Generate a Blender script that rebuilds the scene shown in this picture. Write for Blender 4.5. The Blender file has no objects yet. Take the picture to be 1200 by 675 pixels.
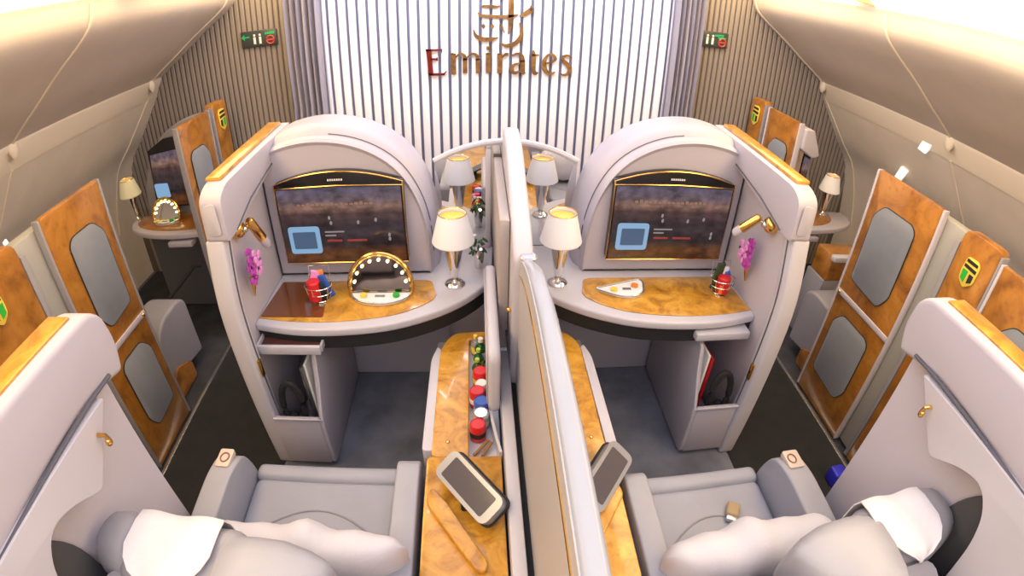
import bpy, bmesh, math, random
from mathutils import Vector, Matrix
random.seed(7)
PI = math.pi
S = bpy.context.scene
COL = S.collection

# ------------------------------------------------------------------ camera
cam_data = bpy.data.cameras.new('camera')
cam = bpy.data.objects.new('camera', cam_data)
COL.objects.link(cam)
S.camera = cam
cam_data.type = 'PANO'
cam_data.panorama_type = 'FISHEYE_LENS_POLYNOMIAL'
cam_data.sensor_width = 36.0
cam_data.sensor_height = 20.25
FL = 17.865
cam_data.fisheye_polynomial_k0 = 0.0
cam_data.fisheye_polynomial_k1 = -1.0 / FL
cam_data.fisheye_polynomial_k2 = 0.0
cam_data.fisheye_polynomial_k3 = 0.0462 / FL ** 3
cam_data.fisheye_polynomial_k4 = 0.0
cam_data.fisheye_fov = PI
cam_data.clip_start = 0.02
pit, yaw, rol = map(math.radians, (32.986, 4.378, 1.6425))
fw = Vector((math.sin(yaw) * math.cos(pit), math.cos(yaw) * math.cos(pit), -math.sin(pit)))
rt = Vector((math.cos(yaw), -math.sin(yaw), 0))
up = rt.cross(fw)
r2 = rt * math.cos(rol) + up * math.sin(rol)
u2 = -rt * math.sin(rol) + up * math.cos(rol)
mw = Matrix((r2, u2, -fw)).transposed().to_4x4()
mw.translation = Vector((-.1336, 0, 2))
cam.matrix_world = mw

# ------------------------------------------------------------------ world, lights, exposure
S.view_settings.view_transform = 'Standard'
S.view_settings.look = 'None'
S.view_settings.exposure = 0.05
S.view_settings.gamma = 1.0
S.view_settings.use_curve_mapping = False
W = bpy.data.worlds.new('cabin_world')
S.world = W
W.use_nodes = True
W.node_tree.nodes['Background'].inputs[0].default_value = (.9, .9, 1, 1)
W.node_tree.nodes['Background'].inputs[1].default_value = .45


def area(name, loc, sx, sy, power, color, rot=(0, 0, 0)):
    l = bpy.data.lights.new(name, 'AREA')
    l.shape = 'RECTANGLE'
    l.size = sx
    l.size_y = sy
    l.energy = power
    l.color = color
    o = bpy.data.objects.new(name, l)
    o.location = loc
    o.rotation_euler = rot
    COL.objects.link(o)
    return o


area('ceiling_wash_light', (0, 1.1, 2.34), 1.9, 3.8, 36, (.85, .88, 1.0))
area('bulkhead_wash_light', (0, 2.95, 2.36), 2.1, .25, 34, (.84, .86, 1.0), (math.radians(25), 0, 0))
area('right_sidewall_wash', (1.22, 1.0, 2.27), .12, 4.2, 15, (1, .86, .68), (0, math.radians(-52), 0))  # unseen fill lamp added to brighten the right sidewall
area('left_sidewall_wash', (-1.22, 1.0, 2.27), .12, 4.2, 6, (1, .86, .70), (0, math.radians(52), 0))  # weaker unseen fill lamp added for the left sidewall
area('rear_ceiling_light', (0, -1.1, 2.34), 2.0, .8, 24, (.95, .92, .95))

# ------------------------------------------------------------------ materials
MATS = {}


def newmat(name):
    m = bpy.data.materials.new(name)
    m.use_nodes = True
    MATS[name] = m
    return m, m.node_tree, m.node_tree.nodes['Principled BSDF']


def mat(name, col, rough=.5, metal=0., bump=0., bscale=200., coat=0., emit=None, estr=0., alpha=1., trans=0., vary=0., vscale=6., spec=.5):
    m, nt, p = newmat(name)
    p.inputs['Base Color'].default_value = (*col, 1)
    p.inputs['Roughness'].default_value = rough
    p.inputs['Metallic'].default_value = metal
    p.inputs['Specular IOR Level'].default_value = spec
    p.inputs['Coat Weight'].default_value = coat
    p.inputs['Coat Roughness'].default_value = .08
    if trans:
        p.inputs['Transmission Weight'].default_value = trans
    if emit:
        p.inputs['Emission Color'].default_value = (*emit, 1)
        p.inputs['Emission Strength'].default_value = estr
    tc = nt.nodes.new('ShaderNodeTexCoord')
    if bump:
        n = nt.nodes.new('ShaderNodeTexNoise')
        n.inputs['Scale'].default_value = bscale
        n.inputs['Detail'].default_value = 3
        b = nt.nodes.new('ShaderNodeBump')
        b.inputs['Strength'].default_value = bump
        b.inputs['Distance'].default_value = .003
        nt.links.new(tc.outputs['Object'], n.inputs['Vector'])
        nt.links.new(n.outputs['Fac'], b.inputs['Height'])
        nt.links.new(b.outputs['Normal'], p.inputs['Normal'])
    if vary:
        n = nt.nodes.new('ShaderNodeTexNoise')
        n.inputs['Scale'].default_value = vscale
        n.inputs['Detail'].default_value = 5
        r = nt.nodes.new('ShaderNodeMapRange')
        r.inputs[1].default_value = .3
        r.inputs[2].default_value = .7
        r.inputs[3].default_value = 1 - vary
        r.inputs[4].default_value = 1 + vary
        mx = nt.nodes.new('ShaderNodeVectorMath')
        mx.operation = 'SCALE'
        mx.inputs[0].default_value = col
        nt.links.new(tc.outputs['Object'], n.inputs['Vector'])
        nt.links.new(n.outputs['Fac'], r.inputs[0])
        nt.links.new(r.outputs[0], mx.inputs['Scale'])
        nt.links.new(mx.outputs[0], p.inputs['Base Color'])
    return m


def burl(name, cols, scale=9., coat=.6, rough=.28):
    m, nt, p = newmat(name)
    tc = nt.nodes.new('ShaderNodeTexCoord')
    n1 = nt.nodes.new('ShaderNodeTexNoise')
    n1.inputs['Scale'].default_value = scale
    n1.inputs['Detail'].default_value = 9
    n1.inputs['Roughness'].default_value = .62
    n1.inputs['Distortion'].default_value = 1.4
    r = nt.nodes.new('ShaderNodeValToRGB')
    e = r.color_ramp.elements
    e[0].position, e[0].color = .28, (*cols[0], 1)
    e[1].position, e[1].color = .72, (*cols[2], 1)
    k = e.new(.5)
    k.color = (*cols[1], 1)
    v = nt.nodes.new('ShaderNodeTexVoronoi')
    v.inputs['Scale'].default_value = scale * 5
    mr = nt.nodes.new('ShaderNodeMapRange')
    mr.inputs[1].default_value = .0
    mr.inputs[2].default_value = .35
    mr.inputs[3].default_value = .75
    mr.inputs[4].default_value = 1.
    mx = nt.nodes.new('ShaderNodeVectorMath')
    mx.operation = 'SCALE'
    nt.links.new(tc.outputs['Object'], n1.inputs['Vector'])
    nt.links.new(tc.outputs['Object'], v.inputs['Vector'])
    nt.links.new(n1.outputs['Fac'], r.inputs['Fac'])
    nt.links.new(v.outputs['Distance'], mr.inputs[0])
    nt.links.new(r.outputs['Color'], mx.inputs[0])
    nt.links.new(mr.outputs[0], mx.inputs['Scale'])
    nt.links.new(mx.outputs[0], p.inputs['Base Color'])
    p.inputs['Roughness'].default_value = rough
    p.inputs['Coat Weight'].default_value = coat
    p.inputs['Coat Roughness'].default_value = .06
    return m


def screen_mat(name, mirror=False):
    """dim sunset skyline menu picture on a lit display"""
    m, nt, p = newmat(name)
    tc = nt.nodes.new('ShaderNodeTexCoord')
    sp = nt.nodes.new('ShaderNodeSeparateXYZ')
    nt.links.new(tc.outputs['Generated'], sp.inputs[0])
    r = nt.nodes.new('ShaderNodeValToRGB')
    e = r.color_ramp.elements
    e[0].position, e[0].color = 0, (.07, .022, .008, 1)
    e[1].position, e[1].color = 1, (.07, .06, .10, 1)
    for ps, c in ((.12, (.10, .035, .012)), (.24, (.02, .013, .015)), (.5, (.035, .022, .03)), (.66, (.06, .03, .03)), (.74, (.22, .12, .09)), (.84, (.13, .09, .11))):
        k = e.new(ps)
        k.color = (*c, 1)
    nt.links.new(sp.outputs[2], r.inputs['Fac'])
    n = nt.nodes.new('ShaderNodeTexNoise')
    n.inputs['Scale'].default_value = 9
    n.inputs['Detail'].default_value = 6
    nt.links.new(tc.outputs['Generated'], n.inputs['Vector'])
    mr = nt.nodes.new('ShaderNodeMapRange')
    mr.inputs[1].default_value, mr.inputs[2].default_value = .35, .68
    mr.inputs[3].default_value, mr.inputs[4].default_value = .5, 1.5
    nt.links.new(n.outputs['Fac'], mr.inputs[0])
    mx = nt.nodes.new('ShaderNodeVectorMath')
    mx.operation = 'SCALE'
    nt.links.new(r.outputs['Color'], mx.inputs[0])
    nt.links.new(mr.outputs[0], mx.inputs['Scale'])
    nt.links.new(mx.outputs[0], p.inputs['Emission Color'])
    p.inputs['Emission Strength'].default_value = 1.
    p.inputs['Base Color'].default_value = (.01, .01, .01, 1)
    p.inputs['Roughness'].default_value = .15
    return m


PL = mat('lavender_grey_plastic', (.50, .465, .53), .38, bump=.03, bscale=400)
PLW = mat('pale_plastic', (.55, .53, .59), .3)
PLD = mat('shaded_grey_plastic', (.27, .26, .29), .5)  # darker grey plastic of bases, bodies and edge strips
GROOVE = mat('dark_groove', (.10, .10, .13), .6)
LEA = mat('grey_leather', (.36, .36, .41), .45, bump=.12, bscale=260, vary=.05)
LEA2 = mat('warm_grey_leather', (.28, .27, .30), .5, bump=.12, bscale=260, vary=.05)
UPH = mat('grey_upholstery', (.23, .245, .28), .85, bump=.2, bscale=600, vary=.03, vscale=20)
BURL = burl('golden_burl_wood', ((.27, .105, .011), (.60, .285, .030), (.76, .42, .07)), 8)
BURLD = burl('amber_burl_wood', ((.17, .060, .010), (.38, .150, .020), (.50, .225, .040)), 5)
PLN = mat('slate_panel', (.10, .105, .125), .6)
PLACE = mat('glossy_brown_panel', (.17, .055, .018), .12, coat=.8)
GOLD = mat('polished_gold', (.85, .52, .16), .16, 1.)
CHROME = mat('polished_chrome', (.78, .77, .75), .08, 1.)
HSF = mat('handset_silver', (.42, .44, .50), .3, .5)
STEEL = mat('brushed_silver', (.62, .63, .66), .25, .9)
MIRRORD = mat('smoked_mirror_glass', (.30, .26, .24), .05, 1.)  # dark reflection put into the tint of the mirror
MIRROR = mat('mirror_glass', (.85, .85, .85), .02, 1.)
BLACK = mat('gloss_black', (.008, .008, .010), .18)
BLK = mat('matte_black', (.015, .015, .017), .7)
BLKG = mat('charcoal_pad', (.07, .07, .08), .7)
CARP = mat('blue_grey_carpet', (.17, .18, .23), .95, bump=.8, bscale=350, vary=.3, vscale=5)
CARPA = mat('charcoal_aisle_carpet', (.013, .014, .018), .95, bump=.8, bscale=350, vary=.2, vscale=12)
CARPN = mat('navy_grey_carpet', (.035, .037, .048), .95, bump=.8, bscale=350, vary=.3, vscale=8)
WALLM = mat('beige_cabin_wall', (.80, .71, .61), .5, bump=.05, bscale=150, vary=.04)
WALLU = mat('beige_bin_panel', (.70, .61, .53), .42, vary=.03)
SEAM = mat('pale_seam', (.85, .74, .60), .5)
WHITE = mat('white_linen', (.66, .635, .68), .85, bump=.9, bscale=22)
SHADE = mat('lamp_shade_fabric', (.78, .75, .76), .7, emit=(1, .9, .8), estr=.12)
SHADEC = mat('cream_lamp_shade', (.72, .66, .45), .7, emit=(1, .85, .45), estr=.10)
BULB = mat('lit_bulb', (1, .9, .6), .3, emit=(1, .78, .4), estr=3.5)
SHIN = mat('gold_shade_lining', (.8, .5, .1), .35, .6, emit=(1, .6, .1), estr=.3)
COVE = mat('cove_light_diffuser', (1, .9, .7), .5, emit=(1, .72, .36), estr=7.)
COVEB = mat('cove_end_cap', (.75, .5, .25), .6)
CEIL = mat('cream_ceiling', (.72, .66, .58), .6)
SLAT = mat('white_slat', (.93, .91, .95), .35)
SLATG = mat('blue_grey_gap', (.24, .25, .36), .4)
SLATB = mat('taupe_slat', (.30, .26, .24), .22)
SLATBG = mat('taupe_gap', (.13, .11, .10), .2)
CURT = mat('lilac_grey_curtain', (.36, .33, .38), .9, bump=.3, bscale=500)
RED = mat('red_print', (.62, .015, .02), .35)
REDD = mat('dark_red_metal', (.25, .03, .02), .3, .7)
BLUE = mat('blue_print', (.03, .10, .45), .35)
GREEN = mat('green_print', (.03, .42, .05), .35)
LIME = mat('lime_label', (.45, .6, .08), .35)
YEL = mat('yellow_print', (.85, .62, .08), .35)
ORANGE = mat('orange_wrapper', (.85, .22, .03), .35)
WPR = mat('white_print', (.82, .82, .82), .4)
DGREEN = mat('green_bottle_glass', (.01, .10, .02), .08)
CLEAR = mat('clear_glass', (.8, .85, .85), .05, trans=.8)
PURPLE = mat('orchid_petal', (.45, .06, .42), .5)
PINK = mat('orchid_petal_pale', (.75, .30, .68), .5)
LEAF = mat('dark_leaf', (.03, .06, .02), .5)
SKYB = mat('menu_tile_blue', (.05, .05, .05), .3, emit=(.25, .48, .75), estr=.75)
TILED = mat('menu_tile_picture', (.02, .02, .02), .3, emit=(.06, .12, .22), estr=.8)
TXTW = mat('screen_text_pale', (.02, .02, .02), .3, emit=(.7, .6, .62), estr=.35)
TXTR = mat('screen_text_red', (.02, .02, .02), .3, emit=(.8, .07, .06), estr=.35)
TXTO = mat('screen_text_peach', (.02, .02, .02), .3, emit=(.9, .45, .28), estr=.3)
SCR = screen_mat('display_picture')
LETR = burl('logo_gold', ((.07, .035, .012), (.20, .09, .02), (.38, .19, .04)), 14, .3, .3)
LAVGN = mat('sign_green', (.02, .35, .12), .4, emit=(.02, .5, .15), estr=.15)
LAVRD = mat('sign_red', (.5, .05, .04), .4, emit=(.8, .1, .05), estr=.15)
LAVBK = mat('sign_plate', (.05, .06, .06), .3)
PLUM = mat('plum_drawer_lining', (.10, .035, .035), .5)
COBALT = mat('cobalt_blue_plastic', (.03, .03, .55), .4)
SLIVER = mat('window_shade_glow', (.9, .85, .82), .5, emit=(1, .92, .85), estr=.7)
TAN = mat('tan_panel', (.55, .44, .30), .5)


# ------------------------------------------------------------------ helpers
class B:
    """collects shapes of one part; mx mirrors x for the left or right side"""

    def __init__(self, mx=1):
        self.bm = bmesh.new()
        self.mx = mx

    def _add(self, t, bev=0., seg=2, rot=None, loc=None):
        if bev:
            bmesh.ops.bevel(t, geom=t.edges[:] + t.verts[:], offset=bev, segments=seg, affect='EDGES', profile=.5, clamp_overlap=True)
        if rot is not None:
            bmesh.ops.transform(t, matrix=rot, verts=t.verts)
        if loc is not None:
            bmesh.ops.translate(t, vec=loc, verts=t.verts)
        me = bpy.data.meshes.new('tmp')
        t.to_mesh(me)
        t.free()
        self.bm.from_mesh(me)
        bpy.data.meshes.remove(me)
        return self

    def box(self, x0, x1, y0, y1, z0, z1, bev=0., seg=2, rot=None):
        t = bmesh.new()
        bmesh.ops.create_cube(t, size=1)
        sx, sy, sz = abs(x1 - x0), abs(y1 - y0), abs(z1 - z0)
        bmesh.ops.scale(t, vec=(sx, sy, sz), verts=t.verts)
        return self._add(t, min(bev, .49 * min(sx, sy, sz)), seg, rot, Vector(((x0 + x1) / 2, (y0 + y1) / 2, (z0 + z1) / 2)))

    def prism(self, pts, axis, a0, a1, bev=0., seg=2):
        """polygon in the plane across axis: x->(y,z) y->(x,z) z->(x,y)"""
        t = bmesh.new()

        def p3(p, a):
            return {'x': (a, p[0], p[1]), 'y': (p[0], a, p[1]), 'z': (p[0], p[1], a)}[axis]
        lo = [t.verts.new(p3(p, a0)) for p in pts]
        hi = [t.verts.new(p3(p, a1)) for p in pts]
        n = len(pts)
        t.faces.new(lo[::-1])
        t.faces.new(hi)
        for i in range(n):
            t.faces.new((lo[i], lo[(i + 1) % n], hi[(i + 1) % n], hi[i]))
        bmesh.ops.recalc_face_normals(t, faces=t.faces)
        if bev:
            ed = [e for e in t.edges if e.is_manifold and e.calc_face_angle(0) > .6]
            bmesh.ops.bevel(t, geom=ed, offset=bev, segments=seg, affect='EDGES', profile=.5, clamp_overlap=True)
        return self._add(t)

    def lathe(self, prof, loc, seg=24, rot=None, cap=True):
        t = bmesh.new()
        rings = []
        for r, z in prof:
            rings.append([t.verts.new((r * math.cos(2 * PI * k / seg), r * math.sin(2 * PI * k / seg), z)) for k in range(seg)])
        for a, b in zip(rings, rings[1:]):
            for k in range(seg):
                t.faces.new((a[k], a[(k + 1) % seg], b[(k + 1) % seg], b[k]))
        if cap:
            t.faces.new(rings[0][::-1])
            t.faces.new(rings[-1])
        return self._add(t, rot=rot, loc=Vector(loc))

    def tube(self, pts, r, seg=8, closed=False, flat=1.):
        t = bmesh.new()
        pts = [Vector(p) for p in pts]
        n = len(pts)
        rings = []
        rr = r if isinstance(r, (list, tuple)) else [r] * n
        up0 = Vector((0, 0, 1))
        for i, p in enumerate(pts):
            if closed:
                d = pts[(i + 1) % n] - pts[i - 1]
            else:
                d = pts[min(i + 1, n - 1)] - pts[max(i - 1, 0)]
            d.normalize()
            a = d.cross(up0)
            if a.length < .1:
                a = d.cross(Vector((1, 0, 0)))
            a.normalize()
            b = d.cross(a)
            rings.append([t.verts.new(p + (a * math.cos(2 * PI * k / seg) + b * flat * math.sin(2 * PI * k / seg)) * rr[i]) for k in range(seg)])
        m = n if closed else n - 1
        for i in range(m):
            A, C = rings[i], rings[(i + 1) % n]
            for k in range(seg):
                t.faces.new((A[k], A[(k + 1) % seg], C[(k + 1) % seg], C[k]))
        if not closed:
            t.faces.new(rings[0][::-1])
            t.faces.new(rings[-1])
        return self._add(t)

    def loft(self, rings, closed=True, caps=True):
        t = bmesh.new()
        vs = [[t.verts.new(p) for p in r] for r in rings]
        n = len(vs[0])
        for a, b in zip(vs, vs[1:]):
            for k in range(n if closed else n - 1):
                t.faces.new((a[k], a[(k + 1) % n], b[(k + 1) % n], b[k]))
        if caps and closed:
            t.faces.new(vs[0][::-1])
            t.faces.new(vs[-1])
        return self._add(t)

    def ball(self, loc, rx, ry=None, rz=None, sub=2, rot=None):
        t = bmesh.new()
        bmesh.ops.create_icosphere(t, subdivisions=sub, radius=1)
        bmesh.ops.scale(t, vec=(rx, ry or rx, rz or rx), verts=t.verts)
        return self._add(t, rot=rot, loc=Vector(loc))

    def make(self, name, m, parent=None, smooth=35, sub=0, orient=None):
        bm = self.bm
        if self.mx < 0:
            bmesh.ops.scale(bm, vec=(-1, 1, 1), verts=bm.verts)
        bmesh.ops.recalc_face_normals(bm, faces=bm.faces)
        me = bpy.data.meshes.new(name)
        bm.to_mesh(me)
        bm.free()
        me.materials.append(m)
        me.polygons.foreach_set('use_smooth', [True] * len(me.polygons))
        me.set_sharp_from_angle(angle=math.radians(smooth))
        o = bpy.data.objects.new(name, me)
        COL.objects.link(o)
        if parent is not None:
            o.parent = parent
            # root empties are not rotated: keep world-space vertices by an opposite offset
            w = Vector((0, 0, 0))
            q = parent
            while q is not None:
                w += q.location
                q = q.parent
            o.location = -w
        if sub:
            md = o.modifiers.new('subsurf', 'SUBSURF')
            md.levels = sub
            md.render_levels = sub
        return o


def thing(name, label, cat, loc=(0, 0, 0), group=None):
    o = bpy.data.objects.new(name, None)
    o.empty_display_size = .05
    COL.objects.link(o)
    o.location = loc
    return tag(o, label, cat, group)


def tag(o, label, cat, group=None, kind=None):
    o['label'] = label
    o['category'] = cat
    if group:
        o['group'] = group
    if kind:
        o['kind'] = kind
    return o


def structure(o):
    o['kind'] = 'structure'
    return o


def rpoly(pts, r, n=4):
    """round the corners of a polygon"""
    out = []
    m = len(pts)
    for i in range(m):
        p0, p, p1 = Vector(pts[i - 1]), Vector(pts[i]), Vector(pts[(i + 1) % m])
        rr = r[i] if isinstance(r, (list, tuple)) else r
        a, b = (p0 - p), (p1 - p)
        la, lb = a.length, b.length
        k = min(rr, la * .48, lb * .48)
        if k < 1e-5:
            out.append(tuple(p))
            continue
        A, C = p + a / la * k, p + b / lb * k
        for j in range(n + 1):
            t = j / n
            out.append(tuple(A * (1 - t) ** 2 + p * 2 * t * (1 - t) + C * t * t))
    return out


def spline(pts, n=6):
    """Catmull-Rom through points (any dimension)"""
    P = [Vector(p) for p in pts]
    P = [P[0] * 2 - P[1]] + P + [P[-1] * 2 - P[-2]]
    out = []
    for i in range(1, len(P) - 2):
        for j in range(n):
            t = j / n
            a, b, c, d = P[i - 1], P[i], P[i + 1], P[i + 2]
            out.append(.5 * ((2 * b) + (c - a) * t + (2 * a - 5 * b + 4 * c - d) * t * t + (3 * b - a - 3 * c + d) * t ** 3))
    out.append(P[-2])
    return out


def cushion(x0, x1, y0, y1, z0, z1, bev, mx=1, rot=None):
    return B(mx).box(x0, x1, y0, y1, z0, z1, bev, 4, rot)


# ================================================================== SETTING
YB, YR = 3.40, -1.9
fl = structure(B().box(-3.1, 3.1, YR, YB + .3, -.05, 0).make('floor', CARP))
for s, nm in ((-1, 'left'), (1, 'right')):
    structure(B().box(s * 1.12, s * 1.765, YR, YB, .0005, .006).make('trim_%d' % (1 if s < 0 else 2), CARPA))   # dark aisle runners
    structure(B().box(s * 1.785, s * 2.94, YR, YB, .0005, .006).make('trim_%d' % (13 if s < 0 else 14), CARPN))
    structure(B().box(s * 1.765, s * 1.785, YR, YB, .0005, .016, .003).make('trim_%d' % (3 if s < 0 else 4), STEEL))  # door tracks

low = [(2.98, 0), (2.96, .5), (2.86, .95), (2.70, 1.16), (2.55, 1.36), (2.47, 1.47)]
upp = [(2.40, 1.60), (2.30, 1.665), (2.17, 1.745), (1.99, 1.865), (1.83, 1.965), (1.74, 2.04), (1.71, 2.13)]


def shell_strip(prof, y0, y1, th, mx, name, m, k=None):
    pr = [(a, b) for a, b in prof]
    outp = [(a + th, b + th * .4) for a, b in prof][::-1]
    return B(mx).prism(pr + outp, 'y', y0, y1).make(name, m, smooth=50)


for s, nm in ((-1, 'left'), (1, 'right')):
    lowp = [tuple(v) for v in spline(low, 3)]
    uppp = [tuple(v) for v in spline(upp, 4)]
    w = structure(shell_strip(lowp, YR, YB + .02, .05, s, 'wall_' + nm, WALLM))
    bp = structure(shell_strip(uppp, YR, YB + .02, .05, s, 'trim_%d' % (5 if s < 0 else 6), WALLU))     # curved bin panels
    structure(B(s).prism([(2.47, 1.462), (2.455, 1.50), (2.40, 1.585), (2.395, 1.61), (2.45, 1.63), (2.53, 1.50)], 'y', YR, YB, .004).make('trim_%d' % (7 if s < 0 else 8), SEAM))
    # panel seams that run round the cabin
    for k, y in enumerate((1.93, 3.27) if s < 0 else (2.06, 3.42 - .06)):
        b = B(s)
        b.tube([(a - .004, y, z) for a, z in uppp], .010, 6, flat=.6)
        b.tube([(a - .004, y - (1.45 - z) * .15, z) for a, z in lowp[3:]], .009, 6, flat=.6)
        b.ball((2.405, y, 1.575), .02, .035, .055)
        structure(b.make('trim_%d' % (20 + k + (0 if s < 0 else 4)), SEAM))
    # cove lights above the bins, with gaps between the lamps
    segs = ((YR, 2.10), (2.28, YB)) if s < 0 else ((YR, 2.12), (2.28, YB))
    for k, (a, c) in enumerate(segs):
        t = thing('cove_light', '%s warm cove light strip above the %s overhead bins' % ('forward' if k else 'nearer', nm), 'ceiling light', (s * 1.5, (a + c) / 2, 2.22), 'warm cove lights above the overhead bins')
        B(s).prism([(1.70, 2.150), (1.62, 2.20), (1.30, 2.285), (1.30, 2.30), (1.64, 2.22), (1.71, 2.165)], 'y', a, c).make('diffuser', COVE, t)
        B(s).box(1.30, 1.70, c, c + .025, 2.16, 2.30, .004).make('end_cap', COVEB, t)
    structure(B(s).prism([(1.71, 2.13), (1.70, 2.15), (1.72, 2.17), (1.30, 2.31), (1.30, 2.36), (1.8, 2.3), (1.80, 2.15)], 'y', YR, YB).make('trim_%d' % (9 if s < 0 else 10), CEIL))
structure(B().box(-1.32, 1.32, YR, YB + .02, 2.36, 2.42).make('ceiling', CEIL))
structure(B().box(-3.1, 3.1, YR - .06, YR, 0, 2.5).make('wall_back', WALLM))
# front bulkhead: slatted wall
structure(B().box(-3.1, 3.1, YB + .02, YB + .08, 0, 2.5).make('wall_front', SLATG))
b = B()
for s in (-1, 1):
    b.box(s * 1.17, s * 3.0, YB + .010, YB + .0195, 0, 2.42)
structure(b.make('trim_15', SLATBG))
b = B()
pitch = .0655
x = -1.16
while x < 1.15:
    b.box(x, x + pitch * .70, YB - .012, YB + .019, .0, 2.42, .006, 2)
    x += pitch
structure(b.make('trim_11', SLAT))
b = B()
for s in (-1, 1):
    x = 1.2
    while x < 2.92:
        b.box(s * x, s * (x + .03), YB, YB + .019, 0, 2.30, .005, 1)
        x += .040
structure(b.make('trim_12', SLATB))

# small glowing slivers on both sidewalls stand in for bright patches
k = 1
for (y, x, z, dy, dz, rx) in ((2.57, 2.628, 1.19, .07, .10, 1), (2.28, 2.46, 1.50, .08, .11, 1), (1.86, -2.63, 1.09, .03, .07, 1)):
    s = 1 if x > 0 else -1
    ob = B().prism(rpoly([(y - dy, z + dz / 2 + .0), (y, z + dz / 2 + .01), (y + dy * .6, z - dz / 2), (y - dy * .3, z - dz / 2 - .01)], .006), 'x', -.006, .006, .002).make('window_%d' % k, SLIVER)
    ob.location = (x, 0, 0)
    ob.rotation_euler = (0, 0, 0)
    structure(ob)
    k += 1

# curtains beside the slatted wall
for s, nm, x0, x1 in ((-1, 'left', 1.13, 1.38), (1, 'right', 1.13, 1.34)):
    rings = []
    n = 44
    for z in (0.05, .5, 1.0, 1.3, 1.6, 2.0, 2.34):
        fl_ = 1 + .10 * max(0, (1.5 - z)) - .06 * math.exp(-((z - 1.35) / .2) ** 2)
        fr = [(x0 + (x1 - x0) * i / n * fl_, YB - .07 + .032 * math.sin(i * .86 + z * .6) + .008 * math.sin(i * 2.1), z) for i in range(n + 1)]
        bk = [(p[0], YB - .025, z) for p in fr[::-1]]
        rings.append(fr + bk)
    o = B(s).loft(rings).make('curtain', CURT, smooth=60)
    tag(o, 'lilac grey folded curtain at the %s edge of the white slatted wall' % nm, 'curtain', 'curtains beside the slatted wall')

# lavatory signs on the bulkhead
for s, nm, xc, zc in ((-1, 'left', -1.585, 1.775), (1, 'right', 1.425, 1.785)):
    t = thing('lavatory_sign', 'small dark lavatory sign with green and red symbols above the %s aisle' % nm, 'sign', (xc, YB - .02, zc), 'lavatory signs above the aisles')
    B().box(xc - .13, xc + .13, YB - .022, YB - .001, zc - .055, zc + .055, .008).make('plate', LAVBK, t)
    gx = xc - .095 if s < 0 else xc + .08
    B().prism([(gx - .03, zc + .015), (gx - .005, zc + .035), (gx - .005, zc + .02), (gx + .03, zc + .02), (gx + .03, zc + .01), (gx - .005, zc + .01), (gx - .005, zc - .005)], 'y', YB - .025, YB - .0215).make('green_symbol', LAVGN, t)
    g2 = xc + .085 if s < 0 else xc + .06
    B().prism([(g2 - .035, zc + .022), (g2 + .03, zc + .022), (g2 + .03, zc + .04), (g2 - .035, zc + .035)], 'y', YB - .025, YB - .0215).make('green_symbol', LAVGN, t)
    for px in (-.028, .012):
        b = B()
        b.box(xc + px - .008, xc + px + .008, YB - .025, YB - .0215, zc - .035, zc + .012)
        b.lathe([(.008, -.0015), (.008, .0015)], (xc + px, YB - .0235, zc + .024), 12, Matrix.Rotation(PI / 2, 4, 'X'))
        b.make('figure_symbol', WPR, t)
    rx = xc + .085 if s < 0 else xc + .085
    b = B()
    b.tube([(rx + .027 * math.cos(a * PI / 8), YB - .024, zc - .015 + .027 * math.sin(a * PI / 8)) for a in range(16)], .005, 6, True)
    b.box(rx - .022, rx + .022, YB - .026, YB - .0215, zc - .02, zc - .010)
    b.make('red_symbol', LAVRD, t)


# ------------------------------------------------------------------ wall lettering
def stroke(b, pts, ws, y0, y1, flip=False):
    """flat ribbon with a changing width along a path in the x,z plane"""
    P = [Vector(p) for p in pts]
    L, R = [], []
    for i, p in enumerate(P):
        d = P[min(i + 1, len(P) - 1)] - P[max(i - 1, 0)]
        if d.length < 1e-9:
            d = Vector((1, 0))
        d.normalize()
        nrm = Vector((-d.y, d.x)) * ws[i] / 2
        L.append(tuple(p + nrm))
        R.append(tuple(p - nrm))
    for i in range(len(P) - 1):
        b.prism([L[i], L[i + 1], R[i + 1], R[i]], 'y', y0, y1)


LX = lambda u: -.475 + (u - 70) * .000952
LZ = lambda v: 1.452 + (515 - v) * .00096
sign = thing('wall_sign', 'gold airline name with calligraphic emblem on the white slatted wall', 'sign', (0, YB - .03, 1.45))
YA, YC = YB - .030, YB - .0125


def letter(strokes, m, nm='letter'):
    b = B()
    for pts, ws in strokes:
        if len(pts) > 2:
            q = spline([(*p, w) for p, w in zip(pts, ws)], 5)
            pts2 = [(LX(p[0]), LZ(p[1])) for p in q]
            ws2 = [p[2] * .00095 for p in q]
        else:
            pts2 = [(LX(p[0]), LZ(p[1])) for p in pts]
            ws2 = [w * .00095 for w in ws]
        stroke(b, pts2, ws2, YA, YC)
    return b.make(nm, m, sign, smooth=20)


# E
letter([([(95, 335), (107, 512)], [34, 30]), ([(75, 340), (182, 340)], [13, 10]), ([(180, 334), (182, 360)], [9, 3]),
        ([(105, 402), (150, 402)], [13, 11]), ([(150, 392), (151, 414)], [8, 8]),
        ([(92, 507), (196, 507)], [16, 13]), ([(192, 512), (212, 484)], [13, 4])], REDD)
# m
letter([([(245, 368), (261, 368)], [7, 14]), ([(260, 366), (261, 508)], [34, 34]), ([(275, 392), (305, 368), (333, 380), (340, 412)], [10, 13, 20, 30]),
        ([(339, 400), (339, 502)], [31, 31]), ([(352, 395), (385, 368), (418, 380), (426, 412)], [10, 13, 20, 30]),
        ([(425, 402), (426, 502)], [31, 28])], LETR)
# i
letter([([(478, 368), (497, 368)], [7, 14]), ([(495, 366), (496, 500)], [34, 32]), ([(482, 330), (510, 330)], [24, 24])], LETR)
# r
letter([([(555, 370), (576, 370)], [7, 14]), ([(573, 368), (574, 500)], [34, 34]), ([(588, 395), (608, 372), (632, 372)], [10, 17, 24])], LETR)
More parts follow.
